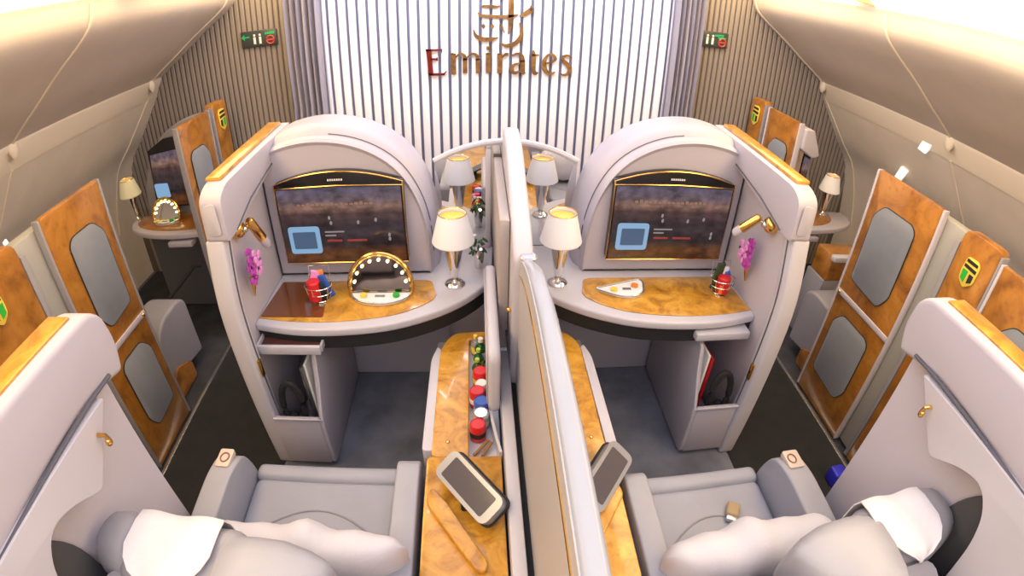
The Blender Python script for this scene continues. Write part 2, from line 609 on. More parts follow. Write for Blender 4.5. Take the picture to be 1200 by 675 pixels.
# a
letter([([(655, 380), (690, 364), (722, 380), (728, 420)], [12, 14, 22, 32]), ([(728, 410), (730, 485), (746, 502)], [32, 32, 16]),
        ([(720, 430), (675, 440), (655, 470), (672, 498), (715, 485)], [8, 16, 28, 22, 9])], LETR)
# t
letter([([(800, 340), (803, 385), (803, 470), (815, 498), (836, 492)], [10, 28, 30, 26, 8]), ([(778, 374), (838, 371)], [12, 10])], LETR)
# e
letter([([(880, 430), (935, 412), (950, 392), (932, 368), (902, 368), (880, 400), (874, 440), (888, 480), (920, 500), (955, 484)], [8, 13, 22, 20, 13, 24, 34, 32, 20, 7])], LETR)
# s
letter([([(1062, 382), (1035, 366), (1005, 378), (1005, 405), (1035, 430), (1055, 462), (1040, 495), (1010, 503), (986, 490)], [8, 13, 18, 26, 32, 28, 18, 13, 7])], LETR)
# emblem above the word
for sk in ([([(446, 55), (470, 48), (540, 52), (572, 46)], [8, 17, 17, 7]),
        ([(424, 92), (450, 112), (520, 116), (620, 116), (690, 102)], [9, 20, 20, 20, 8]),
        ([(640, -30), (642, 60), (640, 150), (628, 236)], [26, 36, 32, 7]),
        ([(600, -14), (560, -22), (480, -16), (450, -30)], [7, 20, 18, 7]),
        ([(395, 205), (410, 245), (450, 268), (510, 270), (560, 258)], [6, 22, 28, 26, 8]),
        ([(572, 292), (610, 312), (665, 302), (705, 262), (716, 215), (700, 155)], [7, 22, 30, 28, 20, 6]),
        ([(575, 168), (600, 225)], [20, 5]),
        ([(700, 112), (742, 92), (778, 66)], [7, 32, 34]), ([(770, 40), (782, 70)], [6, 28]),
        ([(460, 166), (461, 182)], [5, 28]), ([(461, 182), (460, 200)], [28, 4]),
        ([(518, 165), (519, 182)], [5, 28]), ([(519, 182), (518, 200)], [28, 4])]):
    letter([sk], LETR, 'emblem_stroke')


# ================================================================== CENTRE SUITES
SIDE = {-1: 'left', 1: 'right'}


def media_wall(s):
    nm = SIDE[s]
    t = thing('suite_front_wall', 'domed lavender grey front wall of the %s centre suite' % nm, 'partition', (s * .7, 2.15, 0), 'domed front walls of the centre suites')
    outer = [(1.10, 1.36), (1.07, 1.405), (1.00, 1.44), (.86, 1.462), (.70, 1.445), (.56, 1.39), (.45, 1.30), (.375, 1.17), (.335, 1.02), (.325, .85), (.325, .70)]
    outer = [tuple(v) for v in spline(outer, 4)]
    cx, cz = .80, .75

    def ring(k, y, dz=0):
        kx = lambda a: cx + (a - cx) * (k if a < cx else 1)
        return [(kx(a), y, cz + (z - cz) * k + dz) for a, z in outer] + [(kx(.325), y, .758), (kx(1.10), y, .758)]
    b = B(s)
    rr = [ring(.90, 2.065), ring(.925, 2.055), ring(.94, 2.07), ring(.945, 2.105), ring(.97, 2.12), ring(.995, 2.15), ring(1.0, 2.19), ring(1.0, 2.33), ring(.985, 2.36)]
    b.loft(rr)
    b.make('body', PL, t, smooth=28)
    arc = [(cx + (a - cx) * .952, 2.112, cz + (z - cz) * .952) for a, z in outer[14:-4]]
    B(s).tube(arc, .004, 6).make('seam', GROOVE, t)
    # knee wall under the desk
    B(s).box(.30, 1.1, 2.19, 2.23, .0, .711, .006).make('knee_wall', PL, t)
    b = B(s)
    b.lathe([(.016, 0), (.016, .006), (.010, .012)], (.62, 2.188, .40), 16, Matrix.Rotation(PI / 2, 4, 'X'))
    b.box(.46, .52, 2.176, 2.189, .42, .50, .004)
    b.make('socket', BLK, t)
    return t


def monitor(s):
    nm = SIDE[s]
    side = ('vanity mirror open below it' if s < 0 else 'vanity mirror folded flat below it')
    xi, xo = .455, 1.035
    t = thing('monitor', 'wide dark menu screen of the %s centre suite, %s' % (nm, side), 'monitor', (s * .745, 2.03, .86), 'screens of the centre suites')
    mid = (xi + xo) / 2
    # frame polygon with an arched top
    top = [(xo - (xo - xi) * k / 12, 1.235 + .052 * (1 - ((k - 6) / 6) ** 2) + .0) for k in range(13)]
    fr = [(xi, .845), (xo, .845)] + top
    B(s).prism(fr, 'y', 2.012, 2.06, .006).make('frame', BLACK, t)
    b = B(s)
    b.tube([(a, 2.012, z) for a, z in fr], .0035, 6, True)
    b.tube([(xi, 2.010, 1.218), (mid, 2.010, 1.224), (xo, 2.010, 1.218)], .003, 6)
    b.make('gold_trim', GOLD, t)
    d = B(s).prism([(xi + .008, .853), (xo - .008, .853), (xo - .010, 1.212), (mid, 1.217), (xi + .010, 1.212)], 'y', 2.006, 2.012).make('display', SCR, t)
    # lit tile and captions: always at the left of the picture
    L = -xo if s < 0 else xi
    b = B().prism(rpoly([(L + .035, .90), (L + .185, .90), (L + .185, 1.035), (L + .035, 1.035)], .016), 'y', 2.002, 2.006)
    b.make('menu_tile', SKYB, d)
    b = B().prism(rpoly([(L + .055, .925), (L + .165, .925), (L + .165, 1.01), (L + .055, 1.01)], .006), 'y', 2.000, 2.002)
    b.make('tile_picture', TILED, d)
    for (u0, u1, z) in ((.21, .30, 1.003), (.21, .26, .985)):
        B().box(L + u0, L + u1, 2.003, 2.0058, z, z + .006).make('pale_caption', TXTW, d)
    for (u, z) in ((.245, 1.05), (.24, 1.075), (.37, 1.05), (.45, 1.06), (.505, .965), (.505, .985)):
        B().ball((L + u, 2.0045, z), .007, .0015, .011, 1).make('pale_icon', TXTW, d)
    b = B()
    for (u0, u1) in ((.215, .285), (.31, .40)):
        b.box(L + u0, L + u1, 2.003, 2.0058, .957, .966)
    b.make('red_caption', TXTR, d)
    b = B()
    for k in range(16):
        u = .10 + k * .022
        h = .006 + .010 * random.random()
        b.box(L + u, L + u + .014, 2.003, 2.0058, 1.135, 1.135 + h)
    b.make('peach_caption', TXTO, d)
    b = B()
    for k in range(7):
        b.box(s * mid - .035 + k * .010, s * mid - .029 + k * .010, 2.008, 2.0118, 1.246, 1.254)
    b.make('maker_mark', WPR, t)
    return t


def desk(s):
    nm = SIDE[s]
    t = thing('vanity_desk', 'white edged burl wood desk across the front of the %s centre suite' % nm, 'desk', (s * .6, 1.9, 0), 'desks of the centre suites')
    front = [(1.105, 1.665), (.92, 1.628), (.72, 1.625), (.52, 1.655), (.36, 1.72), (.24, 1.80), (.15, 1.89), (.075, 2.00)]
    fr = [tuple(v) for v in spline(front, 4)]
    poly = fr + [(.06, 2.32), (1.10, 2.36), (1.105, 2.06)]
    B(s).prism(poly, 'z', .712, .752, .010, 3).make('desktop', PLW, t)
    # dark recess band under the front
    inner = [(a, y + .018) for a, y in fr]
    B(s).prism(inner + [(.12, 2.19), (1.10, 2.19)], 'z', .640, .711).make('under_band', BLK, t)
    ven = [tuple(v) for v in spline([(1.095, 1.70), (.92, 1.675), (.72, 1.675), (.52, 1.71), (.40, 1.77), (.335, 1.83)], 4)]
    ven += [(.325, 1.87), (.35, 1.975), (.38, 1.99), (1.075, 1.99)]
    v = B(s).prism(ven, 'z', .7525, .757, .002).make('veneer', BURL, t)
    if s < 0:
        B(s).prism(rpoly([(1.09, 1.705), (.80, 1.70), (.835, 1.975), (1.07, 1.98)], .012), 'z', .7575, .761).make('place_panel', PLACE, t)
        # open drawer under the left end
        dr = B(s).box(.80, 1.09, 1.60, 1.78, .650, .66, .003)
        dr.box(.80, 1.09, 1.585, 1.603, .645, .69, .006)
        dr.box(.795, .805, 1.60, 1.78, .655, .685).box(1.085, 1.095, 1.60, 1.78, .655, .685)
        d = dr.make('drawer', PLW, t)
        B(s).box(.812, 1.08, 1.607, 1.77, .6605, .672).make('drawer_lining', PLUM, d)
    else:
        dr = B(s).box(.80, 1.07, 1.605, 1.78, .660, .70, .008)
        dr.make('drawer', PLW, t)
    return t


def pocket_cabinet(s):
    """tapering literature bin under the outer end of the desk"""
    nm = SIDE[s]
    t = thing('literature_pocket', 'grey tapering literature pocket below the outer end of the %s desk' % nm, 'pocket', (s * .98, 1.8, 0), 'literature pockets under the desks')
    x0, x1 = .84, 1.085
    b = B(s)
    # inner side face with a hanging curved front lip
    b.prism(rpoly([(1.50, .03), (1.56, .02), (2.15, .02), (2.15, .64), (1.62, .64), (1.58, .50), (1.50, .30)], [.03, .05, .0, 0, .05, .08, .03]), 'x', x0, x0 + .022, .006)
    b.box(x0 + .02, x1, 1.50, 1.522, .03, .34, .008)
    b.box(x0 + .02, x1, 2.10, 2.13, .03, .64)
    b.box(x0 + .01, x1, 1.51, 2.12, .03, .05)
    b.make('body', PL, t)
    b = B(s)
    b.tube([(x0 + .002, 1.615, .64), (x0 + .002, 1.575, .50), (x0 + .003, 1.50, .34), (x0 + .03, 1.495, .345), (x1 - .01, 1.495, .345)], .006, 8)
    b.make('edge_trim', PLW, t)
    return t


def magazines(s):
    nm = SIDE[s]
    for k, (dx, tilt, m, lab) in enumerate(((.0, .10, WPR, 'white'), (.035, .17, RED if s > 0 else STEEL, 'red' if s > 0 else 'silver grey'))):
        b = B(s)
        r = Matrix.Rotation(tilt, 4, 'X')
        b.box(.90 + dx, .912 + dx, 1.62 + .02 * k, 1.90, .20, .56 - .04 * k, .002)
        o = b.make('magazine', m)
        tag(o, '%s magazine standing in the %s literature pocket' % (lab, nm), 'magazine')
    t = thing('headphones', 'black headphones hanging in the %s literature pocket' % nm, 'headphones', (s * .99, 1.58, .1), 'headphones in the literature pockets')
    ring = [(.99 + .05 * math.cos(a), 1.565 + .01 * math.sin(a), .36 + .13 * math.sin(a)) for a in [k * PI / 12 for k in range(24)]]
    B(s).tube(ring, .016, 8, True).make('headband', BLK, t)
    B(s).ball((.975, 1.58, .24), .035, .03, .05).ball((1.02, 1.585, .25), .03, .03, .05).make('ear_cup', BLK, t)


def partition(s):
    nm = SIDE[s]
    y0 = 1.50 if s < 0 else 1.47
    t = thing('aisle_partition', 'lavender grey aisle partition of the %s centre suite with wood topped cap' % nm, 'partition', (s * 1.13, 1.9, 0), 'aisle partitions of the centre suites')
    # main panel
    B(s).prism([(y0 + .04, .02), (2.34, .02), (2.34, 1.30), (y0 + .08, 1.24)], 'x', 1.105, 1.15, .006).make('panel', PL, t)
    # end post, slightly bowed
    yy = [(y0 + .02, .0), (y0 + .005, .3), (y0 - .005, .65), (y0 + .0, .95), (y0 + .05, 1.21)]
    pf = [tuple(v) for v in spline(yy, 4)]
    poly = pf + [(a + .075, z) for a, z in pf[::-1]]
    B(s).prism(poly, 'x', 1.07, 1.15, .012, 3).make('end_post', PLW, t)
    B(s).tube([(1.068, a + .045, z) for a, z in pf], .0035, 6).make('post_groove', GROOVE, t)
    # thick cap: sloping lower edge
    cap = rpoly([(y0 + .045, 1.205), (y0 + .145, 1.21), (2.18, 1.335), (2.34, 1.41), (2.36, 1.43), (y0 + .12, 1.405), (y0 + .055, 1.37)], [.02, .02, .05, .02, .01, .04, .05])
    c = B(s).prism(cap, 'x', 1.045, 1.135, .014, 3).make('cap', PL, t)
    e = B(s).prism(rpoly([(1.062, 1.235), (1.118, 1.235), (1.120, 1.35), (1.066, 1.362)], .018), 'y', y0 + .041, y0 + .046, .0015).make('cap_end_panel', PLW, c)
    B(s).tube([(1.044, y0 + .13, 1.215), (1.044, 1.80, 1.272), (1.044, 2.17, 1.34), (1.046, 2.32, 1.415)], .004, 6).make('cap_seam', GROOVE, c)
    B(s).prism([(y0 + .15, 1.405), (2.33, 1.428), (2.33, 1.444), (y0 + .15, 1.420)], 'x', 1.078, 1.142, .005).make('wood_trim', BURL, t)
    # brass door catch low on the post
    z = .62 if s < 0 else .56
    B(s).prism(rpoly([(z - .045, 0), (z - .045, .02), (z + .045, .02), (z + .045, 0)], .006), 'x', 0, .012)
    b = B(s).box(1.058, 1.0705, y0 + .018, y0 + .042, z - .045, z + .045, .004)
    b.make('catch', GOLD, t)
    return t


def reading_lamp(s):
    nm = SIDE[s]
    lab = 'brass swivel reading lamp on the aisle partition beside the left monitor' if s < 0 else 'brass swivel reading lamp on the aisle partition beside the right monitor'
    yl, zl = (1.715, 1.175) if s < 0 else (1.735, 1.172)
    t = thing('reading_lamp', lab, 'lamp', (s * 1.1, yl, zl), 'brass reading lamps on the partitions')
    B(s).lathe([(.004, .044), (.020, .042), (.032, .032), (.038, .016), (.038, 0)], (1.104, yl, zl), 28, Matrix.Rotation(-PI / 2, 4, 'Y')).make('mount', GOLD, t)
    if s < 0:
        a, c = Vector((1.035, 1.73, 1.195)), Vector((1.02, 1.80, 1.065))
    else:
        a, c = Vector((1.03, 1.755, 1.19)), Vector((.965, 1.80, 1.10))
    B(s).ball((1.058, yl, zl), .014, .016, .016).make('ball_joint', CHROME, t)
    B(s).tube([(1.066, yl, zl), a], .006, 8).make('arm', STEEL, t)
    q = a.lerp(c, .72)
    B(s).tube([a - (c - a) * .12, a - (c - a) * .04, q], [.013, .020, .021], 16).make('lamp_head', GOLD, t)
    B(s).tube([q, c, c + (c - a) * .08], [.021, .020, .014], 16).make('lamp_lens', PLW, t)
    return t


def orchid(s):
    nm = SIDE[s]
    y, z = (1.70, .95) if s < 0 else (1.80, .93)
    t = thing('orchid_vase', 'purple orchid in a slim wall vase beside the %s monitor' % nm, 'flower', (s * 1.07, y, z - .1), 'purple orchids in wall vases')
    B(s).tube([(1.090, y + .012, z - .085), (1.085, y + .012, z - .05), (1.075, y + .005, z - .01), (1.07, y, z + .01)], [.003, .008, .013, .016], 12).make('vase', GOLD, t)
    B(s).tube([(1.07, y, z), (1.062, y - .005, z + .05), (1.055, y - .01, z + .10)], .003, 6).make('stem', LEAF, t)
    for a in range(2):
        B(s).ball((1.055, y + .05 + .012 * a, z + .03 + .02 * a), .006, .026, .011, 1, Matrix.Rotation(.5, 4, 'X')).make('leaf', LEAF, t)
    rnd = random.Random(3 + s)
    for k in range(5):
        c = Vector((1.05 - .012 * (k % 2), y - .022 + .036 * (k % 2), z + .025 + .024 * k))
        b = B(s)
        for j in range(5):
            an = j * 2 * PI / 5 + rnd.random()
            d = Vector((rnd.uniform(-.006, .006), .021 * math.cos(an), .021 * math.sin(an)))
            b.ball(c + d, .007, .017, .017, 1, Matrix.Rotation(an, 4, 'X'))
        b.ball(c + Vector((-.008, 0, 0)), .007, .006, .008, 1)
        b.make('blossom', PURPLE if k % 2 == 0 else PINK, t)


def table_lamp(name, label, x, y, z, sc, shade, group, unlit=False):
    t = thing(name, label, 'lamp', (x, y, z), group)
    L = (x, y, z)
    B().lathe([(.0001, 0), (.042 * sc, 0), (.044 * sc, .006 * sc), (.036 * sc, .014 * sc), (.018 * sc, .022 * sc), (.014 * sc, .03 * sc)], L, 28, cap=False).make('base', CHROME, t)
    B().lathe([(.014 * sc, .03 * sc), (.019 * sc, .05 * sc), (.030 * sc, .12 * sc), (.042 * sc, .19 * sc), (.044 * sc, .205 * sc), (.034 * sc, .215 * sc), (.012 * sc, .222 * sc), (.010 * sc, .25 * sc)], L, 28).make('stem', CHROME, t)
    sh = B().lathe([(.086 * sc, .208 * sc), (.089 * sc, .213 * sc), (.058 * sc, .335 * sc), (.056 * sc, .338 * sc), (.053 * sc, .335 * sc), (.084 * sc, .212 * sc)], L, 32, cap=False).make('lamp_shade', shade, t)
    B().lathe([(.050 * sc, .322 * sc), (.050 * sc, .324 * sc)], L, 24).make('lining', SHIN, sh)
    b = B().tube([(x + .057 * sc * math.cos(a * PI / 12), y + .057 * sc * math.sin(a * PI / 12), z + .338 * sc) for a in range(24)], .0025 * sc, 6, True)
    b.make('rim', GOLD, sh)
    return t


def vanity_open(name, label, x, y, z, r, group, tilt=-.25, bulbs=9, parent_mirror=MIRRORD):
    """half-round lit mirror standing on its tray"""
    t = thing(name, label, 'mirror', (x, y, z), group)
    arc = [(x + r * math.cos(a * PI / 20), y + math.sin(a * PI / 20) * r * .25, z + .045 + r * math.sin(a * PI / 20)) for a in range(-5, 26)]
    B().tube(arc, .011, 10, True).make('rim', GOLD, t)
    fr, bk = [], []
    b = B()
    pts = [Vector(p) for p in arc]
    f = bmesh.new()
    vs = [f.verts.new(p + Vector((0, -.002, 0))) for p in pts]
    vb = [f.verts.new(p + Vector((0, .006, 0))) for p in pts]
    f.faces.new(vs)
    f.faces.new(vb[::-1])
    n = len(vs)
    for i in range(n):
        f.faces.new((vs[i], vb[i], vb[(i + 1) % n], vs[(i + 1) % n]))
    b._add(f)
    b.make('mirror_glass', parent_mirror, t)
    for k in range(bulbs):
        a = PI * (.06 + .88 * k / (bulbs - 1))
        B().ball((x + r * .84 * math.cos(a), y - .010 + math.sin(a) * r * .21, z + .045 + r * .84 * math.sin(a)), .0075).make('bulb', BULB, t)
    tray = [(x + r * .95 * math.cos(a * PI / 12), y - .01 - r * .62 * math.sin(a * PI / 12)) for a in range(13)]
    tr = B().prism(tray, 'z', z, z + .014, .004).make('tray', WPR, t)
    B().tube([(p[0], p[1], z + .014) for p in tray], .005, 8).make('tray_rim', STEEL, tr)
    for dx, m in ((-.06, YEL), (.06, GREEN)):
        B().lathe([(.0001, 0), (.015, 0), (.015, .012), (.0001, .013)], (x + dx * r / .115, y - .042, z + .015), 16, cap=False).make('cosmetic_pot', m, tr)
    B().box(x - .022, x + .022, y - .05, y - .035, z + .0145, z + .018).make('tray_print', STEEL, tr)
    return t


def vanity_flat(x, y, z):
    t = thing('vanity_mirror', 'folded white vanity tray set in the wood of the right desk', 'mirror', (x, y, z), 'vanity mirrors on the desks')
    tri = rpoly([(x - .14, y + .01), (x + .085, y + .085), (x + .095, y + .055), (x + .075, y - .035), (x + .02, y - .065), (x - .05, y - .050)], [.01, .02, .03, .05, .05, .05], 5)
    tr = B().prism(tri, 'z', z, z + .012, .003).make('tray', WPR, t)
    B().tube([(p[0], p[1], z + .012) for p in tri], .005, 8, True).make('rim', STEEL, t)
    for dx, dy, m in ((-.06, -.010, YEL), (.045, .020, ORANGE)):
        B().lathe([(.0001, 0), (.016, 0), (.016, .010), (.0001, .011)], (x + dx, y + dy, z + .0125), 16, cap=False).make('cosmetic_pot', m, tr)
    B().box(x - .018, x + .022, y - .012, y + .006, z + .0125, z + .016).make('tray_print', STEEL, tr)
    return t


def snack_basket(s):
    nm = SIDE[s]
    x, y, z = (s * .835, 1.82, .7615) if s < 0 else (s * .99, 1.84, .7575)
    t = thing('snack_basket', 'small oval wire snack basket on the %s desk' % nm, 'basket', (x, y, z), 'snack baskets on the desks')
    b = B()
    for h, k in ((.012, .62), (.05, .88), (.085, 1.0)):
        b.tube([(x + .062 * k * math.cos(a * PI / 12), y + .05 * k * math.sin(a * PI / 12), z + h) for a in range(24)], .0022, 6, True)
    for a in range(10):
        c, q = math.cos(a * PI / 5), math.sin(a * PI / 5)
        b.tube([(x + .062 * k * c, y + .05 * k * q, z + h) for h, k in ((.012, .62), (.05, .88), (.085, 1.0))], .0016, 6)
    b.make('wire_bowl', CHROME, t)
    B().lathe([(.0001, 0), (.034, 0), (.034, .006), (.012, .012), (.0001, .012)], (x, y, z), 20, cap=False).make('foot', CHROME, t)
    b = B().tube([(x - .05, y + .03, z + .085), (x - .045, y + .05, z + .15), (x + .045, y + .05, z + .15), (x + .05, y + .03, z + .085)], .0022, 6)
    b.make('handle', CHROME, t)
    if s < 0:
        items = [(-.018, -.012, .030, .095, RED, 'red drinks tin', .0), (-.02, .018, .020, .13, PINK, 'pink snack packet', .2), (.014, .02, .017, .13, ORANGE, 'orange snack packet', -.1), (.034, .008, .016, .115, BLUE, 'blue snack packet', -.35), (.020, -.015, .014, .09, BLK, 'black sachet', -.2)]
    else:
        items = [(.0, -.012, .032, .085, RED, 'red and orange snack tin', .0), (-.024, .016, .020, .14, LEAF, 'dark green packet', .1), (.004, .018, .022, .12, WPR, 'white snack packet', 0), (.030, .010, .014, .10, BLUE, 'blue sachet', -.2), (-.006, -.034, .02, .05, ORANGE, 'orange wrapper', 0)]
    for dx, dy, r, h, m, lab, tl in items:
        b = B()
        if 'tin' in lab:
            b.lathe([(.0001, 0), (r * .9, 0), (r, .004), (r, h - .006), (r * .85, h), (.0001, h)], (x + dx, y + dy, z + .016), 20, cap=False)
        else:
            R = Matrix.Rotation(tl, 4, 'Y')
            t2 = bmesh.new()
            bmesh.ops.create_cube(t2, size=1)
            bmesh.ops.scale(t2, vec=(r * 2, .014, h), verts=t2.verts)
            b._add(t2, .005, 3, R, Vector((x + dx, y + dy, z + .016 + h / 2)))
        o = b.make('snack_tin' if 'tin' in lab else 'snack_packet', m)
        tag(o, lab + ' in the wire basket on the %s desk' % nm, 'tin' if 'tin' in lab else 'packet', 'snacks in the %s basket' % nm)


def seat(s, dy):
    nm = SIDE[s]
    x0, x1 = (.43, 1.0) if s < 0 else (.42, .92)
    xa, xb = (.345, .425) if s < 0 else (.335, .415)
    xc, xd = (1.0, 1.095) if s < 0 else (.925, 1.03)
    D = Vector((0, dy, 0))
    t = thing('lounge_chair', 'wide grey leather seat of the %s centre suite' % nm, 'seat', (s * .72, .8 + dy, 0), 'leather seats of the centre suites')
    q = lambda y: y + dy
    cushion(x0, x1, q(.50), q(1.10), .30, .455, .035, s).make('cushion', LEA, t)
    cushion(x0 + .004, x1 - .0, q(1.085), q(1.16), .30, .468, .028, s).make('leg_rest', LEA, t)
    B(s).tube([(x0 + .03 + (x1 - x0 - .06) * k / 16, q(.80) + .16 * math.sin(PI * k / 16) ** .8, .4565) for k in range(17)], .004, 6, flat=.5).make('stitched_seam', LEA2, t)
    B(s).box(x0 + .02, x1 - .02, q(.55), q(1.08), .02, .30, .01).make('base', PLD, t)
    # inboard arm, low and square
    B(s).prism(rpoly([(q(.35), .05), (q(1.10), .05), (q(1.10), .58), (q(1.07), .605), (q(.35), .605)], [.01, .03, .04, .02, .02]), 'x', xa, xb, .016, 3).make('armrest', LEA, t)
    # aisle arm with control panel
    a = B(s).prism(rpoly([(q(.30), .05), (q(1.12), .05), (q(1.13), .48), (q(1.09), .60), (q(.98), .625), (q(.30), .60)], [.01, .05, .08, .05, .05, .02]), 'x', xc, xd, .018, 3).make('armrest', LEA, t)
    p = B(s).prism(rpoly([(xc + .022, q(1.005)), (xd - .018, q(1.005)), (xd - .018, q(1.085)), (xc + .022, q(1.085))], .010), 'z', .604, .626, .002).make('control_panel', mat('control_panel_cream_' + nm, (.62, .52, .44), .4), a)
    B(s).tube([(xc + .048 + .016 * math.cos(k * PI / 8), q(1.045) + .02 * math.sin(k * PI / 8), .627) for k in range(16)], .003, 6, True).make('button', mat('button_ring_' + nm, (.25, .10, .07), .4), p)
    # reclined back
    bx0, bx1 = (.46, 1.06) if s < 0 else (.44, 1.00)
    b = B(s)
    rings = []
    for y, z, w, th in ((.62, .40, 0, .10), (.56, .55, 0, .12), (.47, .72, .0, .12), (.42, .86, .0, .12), (.37, .93, .02, .09)):
        x_0, x_1 = bx0 + w, bx1 - w
        n = 8
        f = []
        pts = rpoly([(x_0, -th), (x_1, -th), (x_1, th * .6), (x_0, th * .6)], .05, 4)
        rings.append([(px, q(y) + py, z + (py * .5)) for px, py in pts])
    b.loft(rings)
    b.make('backrest', LEA2, t, smooth=60)
    # headrest block and its two folded wings
    hz = .99
    hb = B(s)
    hx0, hx1 = (.515, 1.08) if s < 0 else (.625, 1.11)
    q0 = q
    q = (lambda y: q0(y) - .005) if s < 0 else (lambda y: q0(y) + .035)
    hb.box(hx0 + .16, hx1 - .08, q(.40), q(.585), .78, hz, .05, 5)
    h = hb.make('headrest', LEA2, t, smooth=60)

    def wing_mesh(prof, m):
        w_ = B(s)
        rr = []
        for (x_, ym, yh, zt, zh) in prof:
            loop = []
            for k in range(20):
                an = 2 * PI * k / 20
                c_, s_ = math.cos(an), math.sin(an)
                loop.append((x_, q(ym) + yh * math.copysign(abs(c_) ** .7, c_), zt - zh + zh * math.copysign(abs(s_) ** .6, s_)))
            rr.append(loop)
        w_.loft(rr)
        return w_.make('headrest_wing', m, t, smooth=60)
    # big inboard wing, folded forward; a slim outboard one
    wing_mesh(((hx0 - .045, .50, .012, .955, .05), (hx0 - .03, .49, .040, .975, .09), (hx0 + .01, .47, .085, .995, .13), (hx0 + .07, .455, .120, 1.01, .15), (hx0 + .14, .445, .135, 1.015, .16), (hx0 + .205, .44, .14, 1.01, .16), (hx0 + .215, .44, .12, .99, .14)), LEA)
    wing_mesh(((hx1 - .115, .50, .085, .985, .13), (hx1 - .10, .505, .095, 1.0, .14), (hx1 - .05, .515, .095, 1.0, .15), (hx1 - .01, .52, .085, .99, .14), (hx1 + .02, .525, .055, .965, .11), (hx1 + .03, .525, .02, .93, .06)), LEA2)
    # cloth over the headrest
    cx0, cx1 = hx0 + (.225 if s < 0 else .19), hx1 - (.105 if s < 0 else .085)
    rings = []
    n = 16
    for (y, z, w_) in ((.598, .80, 0), (.600, .90, 0), (.597, .965, 0), (.585, .995, 0), (.55, 1.003, 0), (.48, 1.004, 0), (.445, 1.002, .012), (.415, .998, .035), (.395, .985, .07), (.384, .96, .11)):
        f = []
        for k in range(n + 1):
            u = k / n
            f.append((cx0 + w_ + (cx1 - cx0 - 2 * w_) * u, q(y) + .002 * math.sin(u * 9), z + .003 * math.sin(u * 11 + y * 20)))
        bk = [(p[0], p[1] - .003 if y > .5 else p[1] + .001, p[2] - .003) for p in f[::-1]]
        rings.append(f + bk)
    o = B(s).loft(rings).make('headrest_cover', WHITE, smooth=60)
    tag(o, 'white linen cover draped over the headrest of the %s seat' % nm, 'cloth', 'white headrest covers')
    q = q0
    # pillow standing between cushion and back
    rings = []
    px0, px1 = (.355, .99) if s < 0 else (.37, .97)
    N = 22
    for k in range(N + 1):
        u = k / N
        x_ = px0 + (px1 - px0) * u
        e = max(.04, math.sin(PI * min(max(u, .0), 1.)) ** .42)
        wob = .008 * math.sin(u * 17) + .006 * math.sin(u * 29 + 1)
        loop = []
        for j in range(20):
            an = 2 * PI * j / 20
            c_, s_ = math.cos(an), math.sin(an)
            ry, rz = (.085 if s < 0 else .10), (.145 if s < 0 else .135)
            loop.append((x_, q(.70 if s < 0 else .715) + ry * e * math.copysign(abs(c_) ** .9, c_) + .25 * (rz * e * s_) * -.6 + wob * .6, .615 + rz * (.45 + .55 * e) * math.copysign(abs(s_) ** .8, s_) + wob))
        rings.append(loop)
    o = B(s).loft(rings).make('pillow', WHITE, smooth=60)
    tag(o, '%s white pillow propped against the backrest of the %s seat' % ('flat' if s < 0 else 'plump', nm), 'pillow', 'white pillows on the seats')


